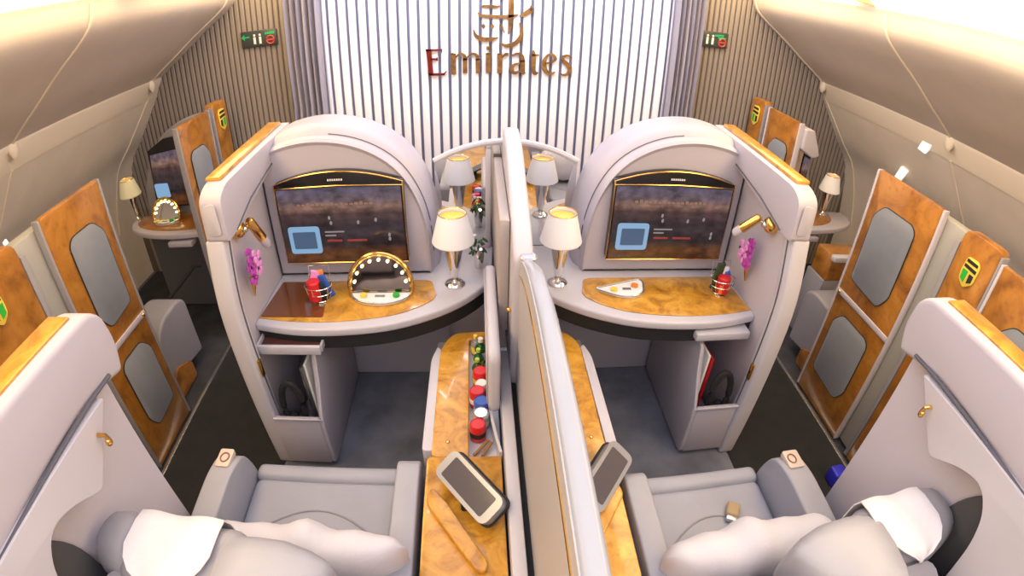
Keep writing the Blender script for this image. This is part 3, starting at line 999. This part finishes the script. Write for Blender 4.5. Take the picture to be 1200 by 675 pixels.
def shell(s):
    """side wing of the seat shell nearest the camera"""
    nm = SIDE[s]
    t = thing('seat_shell', 'tall curved grey shell with wood capped rim beside the %s seat' % nm, 'partition', (s * 1.15, .4, 0), 'seat shells of the centre suites')
    y1 = .88 if s < 0 else .89
    B(s).prism([(-.35, .02), (y1 - .04, .02), (y1 - .04, 1.22), (-.35, 1.25)], 'x', 1.14, 1.18, .006).make('outer_panel', PL, t)
    # cap, leaning in a little, lower edge falling towards the back
    cap = rpoly([(y1 - .02, 1.20), (y1 + .005, 1.28), (y1 - .005, 1.37), (y1 - .05, 1.405), (-.40, 1.425), (-.40, 1.20), (.33, 1.215), (.70, 1.235)], [.02, .03, .05, .05, .0, 0, .05, .05])
    c = B(s).prism(cap, 'x', 1.075, 1.185, .018, 3).make('cap', PL, t)
    B(s).prism([(-.40, 1.424), (y1 - .075, 1.404), (y1 - .075, 1.412), (-.40, 1.432)], 'x', 1.115, 1.19, .003).make('wood_trim', BURL, t)
    B(s).tube([(1.072, .80, 1.236), (1.068, .70, 1.240), (1.066, .33, 1.222), (1.066, -.1, 1.21)], .006, 6).make('cap_seam', GROOVE, c)
    # liner panel inside, with a step-shaped cut-out for the seat
    lin = rpoly([(.735, 1.225), (.65, 1.135), (.575, 1.065), (.475, 1.13), (.40, 1.15), (.345, 1.10), (.315, 1.02), (.29, .85), (.29, .05), (-.40, .05), (-.40, 1.225)], [.01, .02, .02, .04, .05, .04, .06, .05, .0, 0, 0])
    rings = []
    B(s).prism(lin, 'x', 1.055, 1.09, .010, 3).make('liner', PLW, t)
    # curved back of the shell behind the seat
    rings = []
    for a in range(9):
        an = a / 8 * PI / 2
        cx_, cy_ = 1.18 - .42, -.40
        xx, yy = cx_ + .42 * math.cos(an), cy_ - .38 * math.sin(an)
        xi, yi = cx_ + .33 * math.cos(an), cy_ - .29 * math.sin(an)
        rings.append([(xx, yy, .02), (xx, yy, 1.42), (xi, yi, 1.42), (xi, yi, .02)])
    rings.append([(.34, -.78, .02), (.34, -.78, 1.42), (.34, -.69, 1.42), (.34, -.69, .02)])
    B(s).loft(rings).make('back_panel', PL, t, smooth=50)
    # brass coat hook at the liner edge
    b = B(s)
    b.tube([(1.054, .655, 1.175), (1.036, .66, 1.17), (1.032, .662, 1.15)], .006, 8)
    b.ball((1.036, .66, 1.148), .010, .010, .014)
    b.make('coat_hook', GOLD, t)
    # dark sheet on the outer wall standing in for shade in the niche
    B(s).prism(rpoly([(-.2, .30), (.44, .30), (.47, .80), (.455, 1.0), (.38, 1.12), (-.2, 1.15)], [0, .05, .1, .08, .10, 0]), 'x', 1.122, 1.139, .006).make('side_pad', BLKG, t)
    return t


def console(s):
    nm = SIDE[s]
    t = thing('side_console', 'golden burl wood console beside the %s seat' % nm, 'console', (s * .19, 1.0, 0), 'burl consoles along the divider')
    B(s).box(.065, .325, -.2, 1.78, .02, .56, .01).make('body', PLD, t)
    fr = rpoly([(.07, -.2), (.315, -.2), (.315, 1.10), (.30, 1.14), (.30, 1.70), (.255, 1.785), (.07, 1.80)], [0, 0, .03, .03, .06, .05, 0], 4)
    if s < 0:
        # veneer with the open bottle trough
        b = B(s)
        b.prism(rpoly([(.07, -.2), (.325, -.2), (.325, 1.10), (.07, 1.10)], [0, 0, .02, 0]), 'z', .56, .60, .004)
        b.prism(rpoly([(.182, 1.10), (.31, 1.10), (.305, 1.68), (.255, 1.79), (.07, 1.80), (.07, 1.74), (.182, 1.74)], [0, .02, .08, .05, 0, 0, 0]), 'z', .56, .60, .003)
        b.make('veneer', BURL, t)
        B(s).box(.07, .182, 1.10, 1.74, .561, .566).make('trough_floor', PLW, t)
    else:
        B(s).prism(fr, 'z', .56, .60, .004).make('veneer', BURL, t)
    B(s).prism(rpoly([(.305, 1.13), (.345, 1.13), (.34, 1.62), (.318, 1.70), (.302, 1.68)], [.01, .015, .03, .01, .0]), 'z', .50, .596, .012, 3).make('arm_trim', PLW, t)
    # raised moulding beside the handset
    bb = B(s)
    bb.prism(rpoly([(.30, .96), (.315, .90), (.16, .66), (.135, .655), (.125, .685), (.25, .90)], .02), 'z', .60, .625, .008, 3)
    bb.make('handset_moulding', BURL, t)
    B(s).ball((.255, 1.165, .602), .008, .008, .004).make('button', GOLD, t)
    return t


def handset(s):
    nm = SIDE[s]
    lab = 'silver framed touch screen controller docked on the left console' if s < 0 else 'silver framed controller half hidden behind the divider on the right console'
    c = Vector((.175, .925, .665)) if s < 0 else Vector((.255, .95, .655))
    t = thing('seat_controller', lab, 'controller', (s * c.x, c.y, .60), 'docked seat controllers')
    R = Matrix.Rotation(math.radians(-36), 4, 'Z') @ Matrix.Rotation(math.radians(32), 4, 'Y')

    def slab(hw, hl, z0, z1, bev, m, name, par, r=.03):
        b = B(s)
        t2 = bmesh.new()
        pts = rpoly([(-hw, -hl), (hw, -hl), (hw, hl), (-hw, hl)], r, 5)
        lo = [t2.verts.new((p[0], p[1], z0)) for p in pts]
        hi = [t2.verts.new((p[0], p[1], z1)) for p in pts]
        t2.faces.new(lo[::-1])
        t2.faces.new(hi)
        n = len(pts)
        for i in range(n):
            t2.faces.new((lo[i], lo[(i + 1) % n], hi[(i + 1) % n], hi[i]))
        if bev:
            bmesh.ops.bevel(t2, geom=[e for e in t2.edges if e.calc_face_angle(0) > .6], offset=bev, segments=3, affect='EDGES')
        # mirrored x keeps the tilt towards the seat
        b._add(t2, 0, 2, R, c)
        return b.make(name, m, par)
    sl = .13
    slab(.052, sl, -.016, .016, .012, HSF, 'frame', t)
    slab(.058, sl + .004, -.026, -.016, .004, BLK, 'dock', t)
    slab(.038, sl - .028, .0155, .0175, 0, mat('controller_glass_' + nm, (.10, .09, .10), .12), 'screen', t, .008)
    b = B(s)
    b.box(c.x - .03, c.x + .03, c.y - .05, c.y + .05, .601, c.z - .02, .006)
    b.make('stand', BLK, t)
    return t


for s in (-1, 1):
    media_wall(s)
    monitor(s)
    desk(s)
    pocket_cabinet(s)
    magazines(s)
    partition(s)
    reading_lamp(s)
    orchid(s)
    snack_basket(s)
    seat(s, 0 if s < 0 else -.09)
    shell(s)
    console(s)
    handset(s)
table_lamp('table_lamp', 'white shaded chrome lamp at the inner end of the left desk', -.245, 1.955, .7525, 1.05, SHADE, 'chrome table lamps on the centre desks')
table_lamp('table_lamp', 'white shaded chrome lamp at the inner end of the right desk', .225, 1.955, .7525, 1.05, SHADE, 'chrome table lamps on the centre desks')
vanity_open('vanity_mirror', 'round gold rimmed vanity mirror ringed with bulbs on the left desk', -.57, 1.875, .7575, .140, 'vanity mirrors on the desks')
vanity_flat(.53, 1.87, .7575)

# centre mirror behind the two lamps, one arched frame
t = thing('arched_mirror', 'low arched mirror behind the two chrome table lamps', 'mirror', (0, 2.33, .75))
arc = [(.345 * math.cos(PI * k / 24) * 1.0, 1.20 + .10 * math.sin(PI * k / 24)) for k in range(25)]
arc = [(.345 - .69 * k / 24, 1.215 + .095 * (1 - (1 - k / 12) ** 2)) for k in range(25)]
B().prism(arc + [(-.345, .753), (.345, .753)], 'y', 2.325, 2.34).make('glass', MIRROR, t)
B().tube([(a, 2.318, z) for a, z in arc], .015, 8).make('frame', PLW, t)
B().box(-.10, -.072, 2.30, 2.325, .753, 1.275, .006).make('mullion', PLW, t)
B().prism(arc[:] + [(-.345, 1.05), (-.345, .05), (.345, .05), (.345, 1.05)], 'y', 2.342, 2.38).make('backing', PL, t)

# small posy beside the left lamp
t = thing('flower_posy', 'small posy of green leaves and pink flowers behind the left table lamp', 'flower', (-.135, 2.10, .7525))
B().lathe([(.018, 0), (.022, .03), (.026, .07), (.020, .10)], (-.135, 2.10, .7525), 16).make('vase', CHROME, t)
rnd = random.Random(5)
b = B()
for k in range(16):
    b.ball((-.135 + rnd.uniform(-.035, .035), 2.10 + rnd.uniform(-.03, .03), .845 + rnd.uniform(-.02, .06)), .006, .012, .02, 1, Matrix.Rotation(rnd.uniform(-1, 1), 4, 'Y'))
b.make('leaf', mat('posy_leaf', (.05, .12, .03), .5), t)
for k in range(5):
    B().ball((-.135 + rnd.uniform(-.03, .03), 2.09 + rnd.uniform(-.03, .02), .89 + rnd.uniform(-.03, .04)), .012, .012, .010, 1).make('blossom', PINK if k % 2 else WPR, t)

# ------------------------------------------------------------------ divider
t = thing('centre_divider', 'tall lavender grey centre divider running forward between the two desks', 'partition', (0, 1.9, 0))
prof = rpoly([(1.45, .60), (1.45, 1.17), (1.52, 1.22), (1.75, 1.30), (2.05, 1.40), (2.28, 1.40), (2.32, 1.30), (2.32, .60)], [0, .04, .1, .1, .1, .08, .05, 0], 5)
B().prism(prof, 'x', -.022, .048, .016, 3).make('panel', PLW, t)
B().box(-.062, -.024, 1.60, 2.30, .757, 1.24, .006).make('side_strip', mat('taupe_side_strip', (.42, .37, .36), .5), t)
B().lathe([(.0001, 0), (.026, 0), (.030, .008), (.024, .014), (.0001, .016)], (.03, 1.46, 1.165), 20, cap=False).make('pivot_cap', HSF, t)
B().ball((-.03, 1.47, .95), .010).make('latch', GOLD, t)
t = thing('divider_base', 'white lower rail of the centre divider between the wood consoles', 'partition', (0, .7, 0))
B().box(-.062, -.018, -.2, 1.60, .02, .655, .008).make('rail', PLW, t)
B().box(.046, .062, -.2, 1.60, .02, .64, .004).make('rail', PLW, t)
B().box(-.018, .046, -.2, 1.60, .02, .61, .002).make('slot', BLK, t)
t = thing('privacy_screen', 'raised grey privacy screen with a curved glossy rail between the seats', 'screen', (.02, .6, .6))
ys = [1.455, 1.35, 1.20, 1.0, .8, .6, .4, .2, 0, -.2]
zs = [1.16, 1.21, 1.255, 1.285, 1.295, 1.295, 1.285, 1.27, 1.25, 1.23]
P2 = spline(list(zip(ys, zs)), 4)
poly = [(p.x, p.y) for p in P2] + [(-.2, .62), (1.455, .62)]
B().prism(poly, 'x', .002, .026, 0).make('panel', mat('screen_grey', (.50, .48, .50), .45), t)
b = B()
rr = []
for p in P2:
    loop = rpoly([(-.004, -.045), (.044, -.045), (.044, .012), (-.004, .012)], .02, 5)
    k = min(1., (1.50 - p.x) / .35 + .3)
    rr.append([(.008 + q[0] * k, p.x, p.y + q[1] * k) for q in loop])
b.loft(rr)
b.make('rail', mat('glossy_rail', (.38, .40, .47), .22, coat=.4), t, smooth=60)
B().tube([(.001, p.x, p.y - .058) for p in P2], .003, 6).make('gold_pinstripe', GOLD, t)

# folding table stowed upright by the divider
t = thing('stowed_table', 'white folding table stowed upright between console and divider', 'table', (-.085, 1.6, .57))
B().prism(rpoly([(1.28, .62), (1.88, .62), (1.88, .90), (1.28, .90)], [.03, 0, 0, .05], 4), 'x', -.109, -.066, .015, 3).make('table_leaf', PLW, t)
B().prism(rpoly([(1.30, .63), (1.87, .63), (1.87, .885), (1.30, .885)], [.03, 0, 0, .05], 4), 'x', -.114, -.1095, .002).make('table_edge', PL, t)
B().box(-.11, -.07, 1.35, 1.55, .585, .62, .004).make('hinge', PLD, t)

# curved flap of the bottle trough
rr = []
for k in range(15):
    u = k / 14
    y = 1.735 - .635 * u
    x = -.108 + .037 * max(0, (u - .55) / .45) ** 1.6
    z = .655 - .035 * u
    rr.append([(x - .005, y, .567), (x + .005, y, .567), (x + .005, y, z), (x - .005, y, z)])
o = B().loft(rr).make('trough_flap', PLW)
tag(o, 'thin curved white flap beside the open bottle trough', 'panel')
o = B().ball((-.083, 1.34, .60), .012).make('courtesy_light', mat('lit_dot', (1, 1, 1), .3, emit=(1, 1, 1), estr=2))
tag(o, 'tiny round white light beside the bottle trough', 'light')


def bottle(y, x, r, h, m, capm, label, kind='bottle'):
    r *= 1.18
    x += .006 + .010 * math.sin(y * 40)
    t = thing(kind, label, kind, (x, y, .567), 'drinks in the console trough')
    if kind == 'bottle':
        pr = [(.0001, 0), (r, 0), (r, h * .55), (r * .8, h * .66), (r * .38, h * .76), (r * .36, h * .88)]
        B().lathe(pr, (x, y, .567), 16, cap=False).make('body', m, t)
        B().lathe([(r * .42, h * .86), (r * .42, h), (.0001, h)], (x, y, .567), 14, cap=False).make('cap', capm, t)
        B().lathe([(r * 1.02, h * .12), (r * 1.02, h * .48)], (x, y, .567), 16, cap=False).make('bottle_label', capm, t)
    else:
        B().lathe([(.0001, 0), (r * .88, 0), (r, .006), (r, h - .008), (r * .86, h), (r * .8, h - .003), (.0001, h - .003)], (x, y, .567), 18, cap=False).make('body', m, t)
        B().lathe([(r * 1.01, h * .3), (r * 1.01, h * .6)], (x, y, .567), 18, cap=False).make('band', capm, t)


bottle(1.685, -.150, .017, .10, CLEAR, YEL, 'clear bottle with yellow cap at the far end of the trough')
bottle(1.64, -.142, .021, .12, DGREEN, WPR, 'dark green bottle with white cap at the far end of the trough')
bottle(1.59, -.155, .018, .105, DGREEN, LIME, 'slim green bottle with lime cap behind the red can')
bottle(1.535, -.143, .019, .10, DGREEN, LIME, 'short green bottle with lime label before the first red can')
bottle(1.485, -.145, .025, .085, RED, YEL, 'red can with yellow band, farthest of the red cans', 'can')
bottle(1.425, -.143, .020, .075, WPR, WPR, 'white can between the red cans', 'can')
bottle(1.375, -.145, .025, .085, RED, WPR, 'red can with white band in the middle of the trough', 'can')
bottle(1.32, -.145, .025, .085, BLUE, WPR, 'blue can with white band in the trough', 'can')
bottle(1.265, -.145, .025, .080, STEEL, WPR, 'silver can next to the blue can', 'can')
bottle(1.21, -.145, .025, .080, RED, BLK, 'red can with black band nearest the camera', 'can')
for k, (x0, y0, x1, y1) in enumerate(((-.165, 1.125, -.11, 1.18), (-.135, 1.12, -.10, 1.17))):
    o = B().tube([(x0, y0, .573), (x1, y1, .590)], .006, 8).make('stir_stick', mat('brown_stick_%d' % k, (.30, .15, .05), .5))
    tag(o, '%s brown stick lying at the near end of the trough' % ('longer' if k == 0 else 'shorter'), 'stick', 'brown sticks in the trough')

# buckle on the right seat
t = thing('seat_buckle', 'tan and silver seat belt buckle lying on the right seat cushion', 'buckle', (.745, .86, .457))
R = Matrix.Rotation(-.5, 4, 'Z')
b = B()
t2 = bmesh.new()
bmesh.ops.create_cube(t2, size=1)
bmesh.ops.scale(t2, vec=(.05, .06, .022), verts=t2.verts)
b._add(t2, .008, 3, R, Vector((.75, .875, .47)))
b.make('buckle_body', mat('tan_leather', (.42, .30, .16), .5), t)
b = B()
t2 = bmesh.new()
bmesh.ops.create_cube(t2, size=1)
bmesh.ops.scale(t2, vec=(.045, .022, .02), verts=t2.verts)
b._add(t2, .004, 2, R, Vector((.732, .838, .469)))
b.make('buckle_clip', STEEL, t)

# ================================================================== WINDOW SUITES
WD = 1.80


def suite_door(s, y0, y1, ztop, label, group, insets, band=True, zb=.02):
    t = thing('suite_door', label, 'door', (s * WD, (y0 + y1) / 2, 0), group)
    B(s).prism(rpoly([(y0, zb), (y1, zb), (y1, ztop), (y0, ztop)], [0, 0, .01, .03]), 'x', WD - .002, WD + .026, .004).make('veneer', BURLD, t)
    b = B(s)
    b.box(WD - .006, WD + .03, y0 - .014, y0, zb, ztop, .004)
    b.box(WD - .006, WD + .03, y1, y1 + .014, zb, ztop, .004)
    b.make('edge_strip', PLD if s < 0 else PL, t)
    for a, c, z0, z1 in insets:
        pts = rpoly([(a + .05, z0), (c - .0, z0 + .02), (c, z1 - .07), (c - .06, z1), (a + .03, z1), (a, z1 - .03), (a, z0 + .08)], .03, 4)
        p = B(s).prism(pts, 'x', WD - .010, WD + .0, .004).make('inset_panel', UPH, t)
        B(s).tube([(WD - .006, q[0], q[1]) for q in pts], .0035, 6, True).make('inset_rim', BLK, p)
    if band:
        B(s).box(WD - .008, WD, y0, y1, .695, .725, .003).make('mid_band', PL, t)
        B(s).ball((WD - .008, y1 - .02, .71), .010).make('lock', GOLD, t)
    return t


def placard(s, y, z, sc, label, group):
    t = thing('seat_placard', label, 'sign', (s * (WD - .01), y, z), group)
    xx = WD - .0022
    pts = rpoly([(y - .05 * sc, z + .05 * sc), (y - .03 * sc, z + .075 * sc), (y + .04 * sc, z + .07 * sc), (y + .05 * sc, z + .0 * sc), (y + .045 * sc, z - .05 * sc), (y, z - .08 * sc), (y - .045 * sc, z - .04 * sc)], .012, 3)
    B(s).prism(pts, 'x', xx - .006, xx, .001).make('plate', YEL, t)
    B(s).prism([(y - .036 * sc, z + .045 * sc), (y + .036 * sc, z + .045 * sc), (y + .036 * sc, z + .062 * sc), (y - .036 * sc, z + .060 * sc)], 'x', xx - .008, xx - .006).make('black_bar', BLK, t)
    B(s).prism([(y - .040 * sc, z + .012 * sc), (y + .040 * sc, z + .018 * sc), (y + .040 * sc, z + .034 * sc), (y - .040 * sc, z + .03 * sc)], 'x', xx - .008, xx - .006).make('black_bar', BLK, t)
    B(s).prism([(y + .004 * sc, z + .006 * sc), (y + .04 * sc, z + .006 * sc), (y + .036 * sc, z - .042 * sc), (y + .008 * sc, z - .055 * sc)], 'x', xx - .008, xx - .006).make('green_patch', GREEN, t)
    B(s).prism([(y - .036 * sc, z + .0 * sc), (y - .008 * sc, z + .0 * sc), (y - .010 * sc, z - .05 * sc), (y - .036 * sc, z - .036 * sc)], 'x', xx - .008, xx - .006).make('dark_patch', BLK, t)


def wood_post(s, y0, y1, ztop, label, group, split=True):
    t = thing('suite_post', label, 'post', (s * WD, (y0 + y1) / 2, 0), group)
    B(s).prism(rpoly([(y0, .02), (y1, .02), (y1, ztop), (y0, ztop)], [0, 0, .05, .03]), 'x', WD, WD + .06, .006).make('veneer', BURLD, t)
    if split:
        B(s).tube([(WD - .001, y0 + .005, 1.03), (WD - .001, y1 - .005, 1.05)], .002, 6).make('joint', BLK, t)
    b = B(s).box(WD - .003, WD + .05, y0 - .014, y0 - .001, .02, ztop - .02, .003)
    b.make('edge_strip', PLD, t)
    return t


for s in (-1, 1):
    nm = SIDE[s]
    g = 'doors of the window suites'
    d0, d1 = (1.415, 1.81) if s < 0 else (1.475, 1.93)
    suite_door(s, d0, d1, 1.405, 'nearer burl wood sliding door with two grey insets beside the %s aisle' % nm, g,
               [(d0 + .10, d1 - .06, .80, 1.26), (d0 + .09, d1 - .06, .19, .62)])
    p0, p1 = (.92, 1.265) if s < 0 else (1.12, 1.33)
    t = thing('door_pocket', 'tall grey pocket wall between the %s wood door and the placard post' % nm, 'partition', (s * 1.87, (p1 + d0) / 2, 0), 'grey pocket walls by the doors')
    B(s).box(1.835, 1.90, p1 + .01, d0 + .1, .02, 1.37, .01).make('panel', mat('pocket_grey_' + nm, (.36, .35, .33), .5), t)
    B(s).box(1.80, 1.832, p1 + .004, p1 + .03, .02, 1.33, .004).make('edge_strip', PLD, t)
    wood_post(s, p0, p1, 1.40, 'nearer burl wood post with a seat placard beside the %s aisle' % nm, 'placard posts of the window suites')
    placard(s, 1.07 if s < 0 else p1 - .105, 1.245, .85, 'yellow black and green seat placard on the nearer %s wood post' % nm, 'seat placards on the wood posts')
    a0 = p0 - .45
    suite_door(s, a0, p0 - .03, 1.37 if s < 0 else 1.36, 'rearmost burl wood door at the %s edge of the view' % nm, g, [(a0 + .08, p0 - .14, .80, 1.20), (a0 + .08, p0 - .14, .2, .62)])
    # far (next row forward)
    f0, f1 = (2.55, 2.93) if s < 0 else (2.70, 3.08)
    suite_door(s, f0, f1, 1.41, 'farther burl wood door with grey inset beside the %s aisle' % nm, g, [(f0 + .07, f1 - .08, .72, 1.24)], False)
    wood_post(s, f1 + .07, f1 + .26, 1.43, 'farther burl wood post with a placard near the %s end of the slatted wall' % nm, 'placard posts of the window suites')
    placard(s, f1 + .165, 1.31, .95, 'yellow and green seat placard on the farther %s wood post' % nm, 'seat placards on the wood posts')
    # front wall of the window suite ahead with its screen, desk, lamp and mirror
    t = thing('suite_front_wall', 'narrow grey front wall of the window suite ahead on the %s' % nm, 'partition', (s * 2.1, 3.0, 0), 'front walls of the window suites')
    kf = (lambda a: a) if s < 0 else (lambda a: 1.835 + (a - 1.835) * .56)
    ol = [(1.835, .02), (1.835, 1.39), (1.93, 1.385), (2.06, 1.35), (2.20, 1.27), (2.32, 1.14), (2.40, .98), (2.44, .80), (2.46, .02)]
    ol = [(kf(a), z) for a, z in ol]
    ol2 = [ol[0]] + [tuple(v) for v in spline(ol[1:], 4)]
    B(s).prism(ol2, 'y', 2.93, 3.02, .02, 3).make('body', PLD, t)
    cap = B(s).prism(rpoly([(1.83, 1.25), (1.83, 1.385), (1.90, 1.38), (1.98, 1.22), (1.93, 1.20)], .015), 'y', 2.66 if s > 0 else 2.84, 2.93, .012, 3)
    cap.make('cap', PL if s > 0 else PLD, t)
    B(s).box(1.83, 1.855, 2.72 if s > 0 else 2.62, 2.93, .02, .70, .006).make('side_panel', PLN, t)
    t = thing('monitor', 'partly hidden dark screen in the window suite ahead on the %s' % nm, 'monitor', (s * 2.15, 2.9, .8), 'screens of the window suites')
    mp = [(1.90, .80), (2.34, .80), (2.30, 1.20), (2.16, 1.27), (1.90, 1.29)]
    if s > 0:
        mp = [(2.04, .80), (2.115, .80), (2.10, 1.14), (2.06, 1.20), (2.04, 1.21)]
    B(s).prism(mp, 'y', 2.905, 2.93, .004).make('frame', BLACK, t)
    d = B(s).prism([(1.91, .81), (2.325, .81), (2.285, 1.17), (1.91, 1.21)] if s < 0 else [(2.045, .81), (2.11, .81), (2.095, 1.12), (2.045, 1.14)], 'y', 2.900, 2.905).make('display', SCR, t)
    if s < 0:
        B().prism(rpoly([(-2.31, .87), (-2.20, .87), (-2.20, .97), (-2.31, .97)], .012), 'y', 2.895, 2.900).make('menu_tile', SKYB, d)
    if s > 0:
        tt = thing('wall_panel', 'beige recessed wall panel with a dark slot beside the farther right screen', 'panel', (1.94, 2.92, .9))
        B(s).prism(rpoly([(1.86, .80), (2.035, .80), (2.03, 1.20), (1.93, 1.22), (1.88, 1.18)], .02), 'y', 2.90, 2.93, .008).make('housing', mat('warm_lit_panel', (.62, .48, .38), .5), tt)  # warm light on the wall put into the beige colour
        B(s).prism(rpoly([(1.905, 1.0), (1.93, 1.0), (1.94, 1.10), (1.915, 1.10)], .008), 'y', 2.895, 2.902).make('slot', BLK, tt)
    t = thing('vanity_desk', 'small curved desk of the window suite ahead on the %s' % nm, 'desk', (s * 2.15, 2.78, 0), 'desks of the window suites')
    fr = [tuple(v) for v in spline([(1.865, 2.60), (2.05, 2.585), (2.25, 2.61), (2.42, 2.68), (2.50, 2.78), (2.50, 2.895)], 4)]
    B(s).prism(fr + [(1.865, 2.90)], 'z', .705, .745, .010, 3).make('desktop', PL, t)
    if s > 0:
        fr = [(1.865 + (a - 1.865) * .78, y) for a, y in fr]
    fr2 = [(2.05 + (a - 2.05) * .9, 2.9 - (2.9 - y) * .85) for a, y in fr]
    B(s).prism(fr2 + [(1.88, 2.895)], 'z', .7455, .750, .002).make('veneer', BURLD, t)
    B(s).box(1.92, 2.10, 2.575, 2.66, .655, .69, .006).make('drawer', PL, t)
    B(s).box(1.88, 2.46 if s < 0 else 2.2, 2.88, 2.925, .02, .70, .0).make('knee_wall', PLN, t)
    table_lamp('table_lamp', 'cream shaded lamp by the %s cabin wall in the window suite ahead' % nm, s * (2.485 if s < 0 else 2.285), 2.84, .7455, .88, SHADEC if s < 0 else SHADE, 'lamps of the window suites')
    vanity_open('vanity_mirror', 'lit half round vanity mirror on the window suite desk at the %s' % nm, s * (2.19 if s < 0 else 2.0), 2.78, .7505, .105, 'vanity mirrors of the window suites', bulbs=9, parent_mirror=MIRROR)
    # low seat seen through the entry
    t = thing('footstool', 'rounded grey footstool end in the window suite ahead on the %s' % nm, 'footstool', (s * 2.0, 2.1, 0), 'footstools of the window suites')
    pr = rpoly([(1.90, .14), (2.30, .08), (2.30, .46), (2.22, .50), (2.02, .49), (1.92, .40)], [.05, .03, .08, .05, .12, .10], 5)
    B(s).prism(pr, 'x', 1.90, 2.12, .05, 5).make('cushion', LEA2, t)
    B(s).prism(rpoly([(1.90, .02), (2.12, .02), (2.12, .14), (1.97, .20), (1.91, .16)], .03), 'x', 1.88, 1.898, .004).make('wood_side', BURLD, t)

t = thing('low_cabinet', 'low wood cabinet with white top edge beyond the right door', 'cabinet', (2.15, 2.4, 0))
B().box(2.06, 2.35, 2.34, 2.52, .50, .68, .008).make('wood_front', BURLD, t)
B().box(2.05, 2.35, 2.34, 2.54, .02, .499, .008).make('body', PLD, t)
B().box(2.04, 2.36, 2.29, 2.342, .66, .70, .01).make('top_edge', PLW, t)
o = B().tube([(-1.93, 2.62, .50), (-1.97, 2.60, .505), (-2.20, 2.35, .30), (-2.30, 2.25, .18)], .014, 8).make('strap', BLK)
tag(o, 'black strap slanting across the window suite at the left', 'strap')
o = B().box(1.60, 1.68, 1.165, 1.24, .007, .10, .012, 3).make('blue_cup', COBALT)
tag(o, 'small cobalt blue container on the right aisle floor', 'container')
